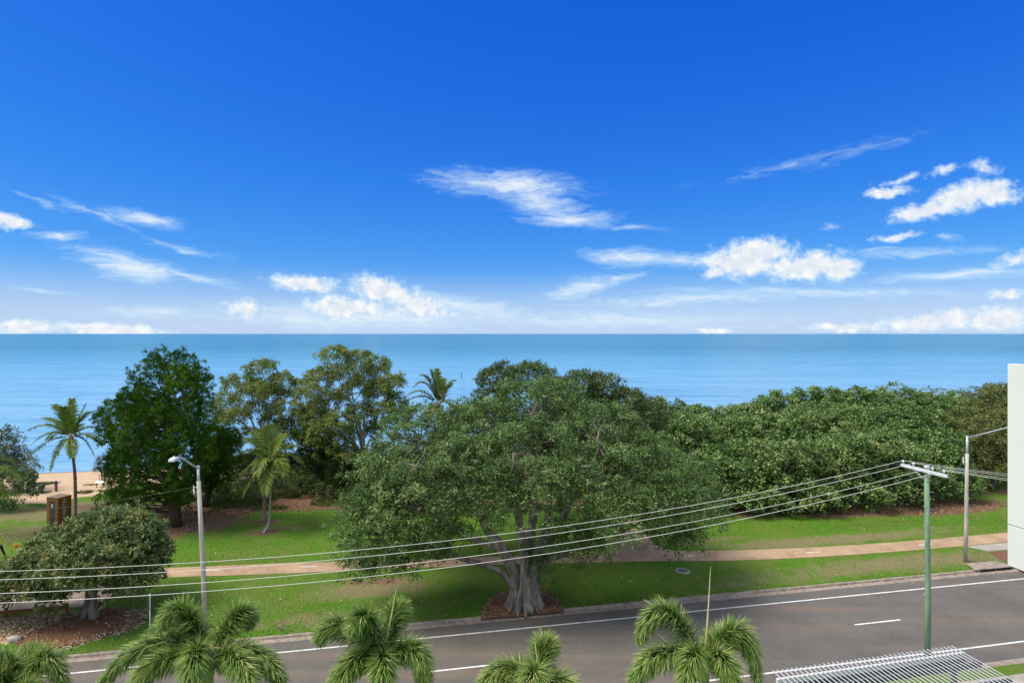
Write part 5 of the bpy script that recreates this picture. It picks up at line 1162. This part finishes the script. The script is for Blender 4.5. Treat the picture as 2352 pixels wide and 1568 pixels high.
bpy.context.view_layer.update(); me = bpy.data.meshes.new_from_object(to.evaluated_get(bpy.context.evaluated_depsgraph_get())); bpy.data.objects.remove(to)
# letters read upward on the right-hand side face
mt = Matrix.Identity(4); xd = UPV; zd = ax; yd = zd.cross(xd)
pos = c1 + ax * .018 + ay * (dp * .48) + Vector((0, 0, hz - .10)); w_ = max(v.co.x for v in me.vertices) - min(v.co.x for v in me.vertices)
sc = 2.15 / w_
me.transform(Matrix(((xd.x * sc, yd.x * 1.25, zd.x, pos.x - root.location.x), (xd.y * sc, yd.y * 1.25, zd.y, pos.y - root.location.y), (xd.z * sc, yd.z * 1.25, zd.z, pos.z - root.location.z), (0, 0, 0, 1))))
me.materials.append(M['letter']); lo = bpy.data.objects.new('lettering', me); COL.objects.link(lo); lo.parent = root

# bin, marker post, information board at the beach track
b = on_ground(96, 1136); root = thing('rubbish_bin', b, 'small green-topped bin on a brown post by the beach track', 'bin')
mb = MB(); mb.tube([b, b + Vector((0, 0, .75))], [.14, .13], 10); mb.build('post', M['dark_bark'], root)
mb = MB(); mb.tube([b + Vector((0, 0, .55)), b + Vector((0, 0, .62)), b + Vector((0, 0, 1.0)), b + Vector((0, 0, 1.1))], [.16, .26, .28, .2], 14); mb.build('bin_body', M['bin_green'], root)
b = on_ground(128, 1131); root = thing('marker_post', b, 'red and white marker post with purple-blue top by the beach track', 'post')
mb = MB(); mb.box(b + Vector((-.06, 0, .45)), (.10, .2, .9)); mb.build('white_board', M['post_white'], root)
mb = MB(); mb.box(b + Vector((.06, 0, .5)), (.12, .22, 1.0)); mb.build('red_board', M['post_red'], root)
mb = MB(); mb.tube([b + Vector((.02, 0, .9)), b + Vector((.02, 0, .95)), b + Vector((.02, 0, 1.18)), b + Vector((.02, 0, 1.24))], [.13, .15, .13, .06], 12); mb.build('cap', M['post_blue'], root)
b = on_ground(229, 1122); root = thing('information_board', b, 'low sloping white information board at the edge of the sand', 'sign')
for s in (-.35, .35):
    mb = MB(); mb.tube([b + Vector((s, 0, 0)), b + Vector((s, 0, .62))], .05, 8); mb.build('leg', M['rust_timber'], root)
mb = MB(); t = Vector((0, .85, .5)).normalized(); mb.box(b + Vector((0, 0, .72)), (.9, .34, .04), (Vector((1, 0, 0)), t, Vector((1, 0, 0)).cross(t))); mb.build('panel', M['galv'], root, .008)
# sea marker
z = -1.8; Y = F * (H - z) / (868 - HOR); b = Vector(((1060 - 1176) * Y / F, Y, z)); root = thing('sea_marker', b, 'tiny dark marker pile standing in the sea beyond the windblown palm', 'pile')
mb = MB(); mb.tube([b - Vector((0, 0, 1)), b + Vector((0, 0, 2.2))], [.12, .1], 8); mb.build('pile', M['black'], root)
mb = MB(); mb.box(b + Vector((0, 0, 2.3)), (.26, .1, .3)); mb.build('topmark', M['black'], root)

# neighbouring white building: blade wall of two storeys with balconies behind it
D_ = Vector((.182, -.983, 0)).normalized(); Wn = Vector((D_.y * -1, D_.x, 0))   # along the wall towards us; Wn points right
Wn = Vector((.983, .182, 0)).normalized()
Yw = 20.0; e0 = Vector((1138 * Yw / F, Yw, 0)); zt = H - (835 - HOR) * Yw / F; zb = H - (1297 - HOR) * Yw / F
root = thing('white_building', e0 + D_ * 6 + Wn * 4, 'white rendered blade wall of the neighbouring building at the right edge', 'building')
zj = H - (1203 - HOR) * Yw / F
def wallbox(a, l, t, z0, z1, name, mat, par, off=0):
    mb = MB(); c = a + D_ * l / 2 + Wn * (t / 2 + off); mb.box(Vector((c.x, c.y, (z0 + z1) / 2)), (l, t, z1 - z0), (D_, Wn, UPV)); return mb.build(name, mat, par, .012)
wallbox(e0, 8.0, .22, zj + .012, zt, 'wall_panel', M['wall_white'], root)
wallbox(e0, 8.0, .22, zb, zj - .012, 'wall_panel', M['wall_white'], root)
wallbox(e0 + D_ * .03, 7.9, .16, zj - .012, zj + .012, 'shadow_joint', M['concrete'], root, .03)
for z in (zb + .1, zb + 3.2):
    wallbox(e0 + D_ * 1.2, 6.6, 4.0, z, z + .22, 'balcony_slab', M['wall_white'], root, .222)
wallbox(e0 + D_ * 7.8, 9, 9, LAWN, zt + 3, 'body', M['wall_white'], root, .3)

# slatted pergola
dz = 11.0; zp = H - dz
A = Vector((598 * dz / 772.6, F * dz / 772.6, zp)); B_ = Vector((1008 * dz / 715.5, F * dz / 715.5, zp)); px_ = (B_ - A).normalized(); sl = Vector((.182, -.983, 0)).normalized()
root = thing('pergola', (A + B_) / 2 + sl * 2.5 - Vector((0, 0, zp - LAWN)), 'white slatted pergola roof at the bottom right corner', 'pergola')
n = 42; LS = 5.4
first = None
for k in range(n):
    p = A + (B_ - A) * (k / (n - 1)) + sl * random.uniform(0, .05)
    if first is None:
        mb = MB(); mb.bar(p, p + sl * LS, .03, .03); first = mb.build('slat', M['slat_white'], root, .006); p00 = Vector(p)
    else:
        o = first.copy(); COL.objects.link(o); o.parent = root; o.location = Vector(p) - p00
for (t, m1) in ((.42, 0), (1.05, 1), (2.1, 2), (3.4, 3), (4.8, 4)):
    a = A + sl * t - px_ * .12; b = B_ + sl * t + px_ * .12
    mb = MB(); mb.bar(a - Vector((0, 0, .12)), b - Vector((0, 0, .12)), .09, .18); mb.build('beam', M['beam_dark'] if m1 else M['beam_white'], root, .006)
    if m1 < 2:
        pass
mb = MB(); mb.bar(A + sl * .46 - px_ * .1 - Vector((0, 0, .32)), B_ + sl * .46 + px_ * .1 - Vector((0, 0, .32)), .05, .20); mb.build('beam', M['beam_dark'], root)
for q in (A + sl * .5 + px_ * .4, B_ + sl * .5 - px_ * .4, A + sl * 4.8 + px_ * .4, B_ + sl * 4.8 - px_ * .4, (A + B_) / 2 + sl * 2.1):
    mb = MB(); mb.box(Vector((q.x, q.y, (zp - .34 + LAWN) / 2)), (.12, .12, zp - .34 - LAWN), (px_, sl, UPV)); mb.build('post', M['beam_dark'], root)

# ------------------------------------------------------------------ person in a hi-vis shirt at the left edge
def person():
    b = at(0, 1281, LAWN); root = thing('person', b, 'person in yellow hi-vis shirt and dark trousers walking at the left edge', 'person')
    def skin(name, vs, es, rads, mat, parent, rooti=0):
        me = bpy.data.meshes.new(name); off = Vector(root.location)
        me.from_pydata([tuple(Vector(v)) for v in vs], es, []); o = bpy.data.objects.new(name, me); COL.objects.link(o); o.parent = parent
        m = o.modifiers.new('skin', 'SKIN'); m.use_smooth_shade = True
        for i, q in enumerate(me.skin_vertices[0].data): q.radius = rads[i] if isinstance(rads[i], tuple) else (rads[i], rads[i]); q.use_root = (i == rooti)
        s = o.modifiers.new('sub', 'SUBSURF'); s.levels = 2; s.render_levels = 2; me.materials.append(mat); return o
    # body (skin): pelvis, spine, neck, head, arms, legs -- walking to the left, away from the picture
    vs = [(0, 0, .93), (-.01, 0, 1.12), (-.03, 0, 1.34), (-.04, 0, 1.47), (-.06, 0, 1.56), (-.08, 0, 1.68), (-.03, -.17, 1.40), (.05, -.22, 1.16), (-.04, -.24, .95), (-.03, .17, 1.40), (-.12, .22, 1.18), (-.26, .22, 1.0),
          (.0, -.09, .88), (-.12, -.10, .50), (-.02, -.10, .10), (-.16, -.10, .05), (.0, .09, .88), (.12, .10, .50), (.30, .10, .14), (.22, .10, .04),
          (-.07, -.24, .84), (-.31, .21, .91)]
    es = [(0, 1), (1, 2), (2, 3), (3, 4), (4, 5), (2, 6), (6, 7), (7, 8), (2, 9), (9, 10), (10, 11), (0, 12), (12, 13), (13, 14), (14, 15), (0, 16), (16, 17), (17, 18), (18, 19), (8, 20), (11, 21)]
    rd = [(.14, .11), (.13, .10), (.15, .11), .055, .075, .085, .06, .045, .035, .06, .045, .035, .085, .06, .045, .04, .085, .06, .045, .04, .03, .03]
    skin('body', vs, es, rd, M['skin'], root)
    vs = [(0, 0, .95), (-.01, 0, 1.14), (-.03, 0, 1.36), (-.04, 0, 1.45), (-.03, -.18, 1.40), (.03, -.22, 1.20), (-.03, .18, 1.40), (-.10, .22, 1.22)]
    skin('shirt', vs, [(0, 1), (1, 2), (2, 3), (2, 4), (4, 5), (2, 6), (6, 7)], [(.165, .135), (.155, .125), (.175, .135), .07, .08, .065, .08, .065], M['hivis'], root)
    vs = [(0, 0, .97), (0, 0, .90), (.0, -.09, .84), (-.12, -.10, .50), (-.02, -.10, .12), (.0, .09, .84), (.12, .10, .50), (.29, .10, .16)]
    skin('trousers', vs, [(0, 1), (1, 2), (2, 3), (3, 4), (1, 5), (5, 6), (6, 7)], [(.15, .12), (.155, .125), .10, .08, .07, .10, .08, .07], M['navy'], root)
    for p0, p1 in (((-.0, -.10, .06), (-.19, -.10, .035)), ((.31, .10, .10), (.21, .10, .035))):
        skin('boot', [p0, ((p0[0] + p1[0]) / 2, p0[1], .05), p1], [(0, 1), (1, 2)], [.06, .055, .045], M['dark_bark'], root)
    mb = MB(); c = Vector(root.location) + Vector((-.08, 0, 1.74)); mb.tube([c - Vector((0, 0, .02)), c, c + Vector((0, 0, .07)), c + Vector((0, 0, .10))], [.18, .115, .10, .05], 16); mb.build('hat', M['hat'], root)
    for x, s in ((-.165, -1), (-.165, 1)):
        stone_mesh('eye', Vector(root.location) + Vector((x, s * .03, 1.69)), (.012, .012, .012), 1, M['black'], root)
    stone_mesh('nose', Vector(root.location) + Vector((-.175, 0, 1.66)), (.022, .015, .025), 2, M['skin'], root)
person()
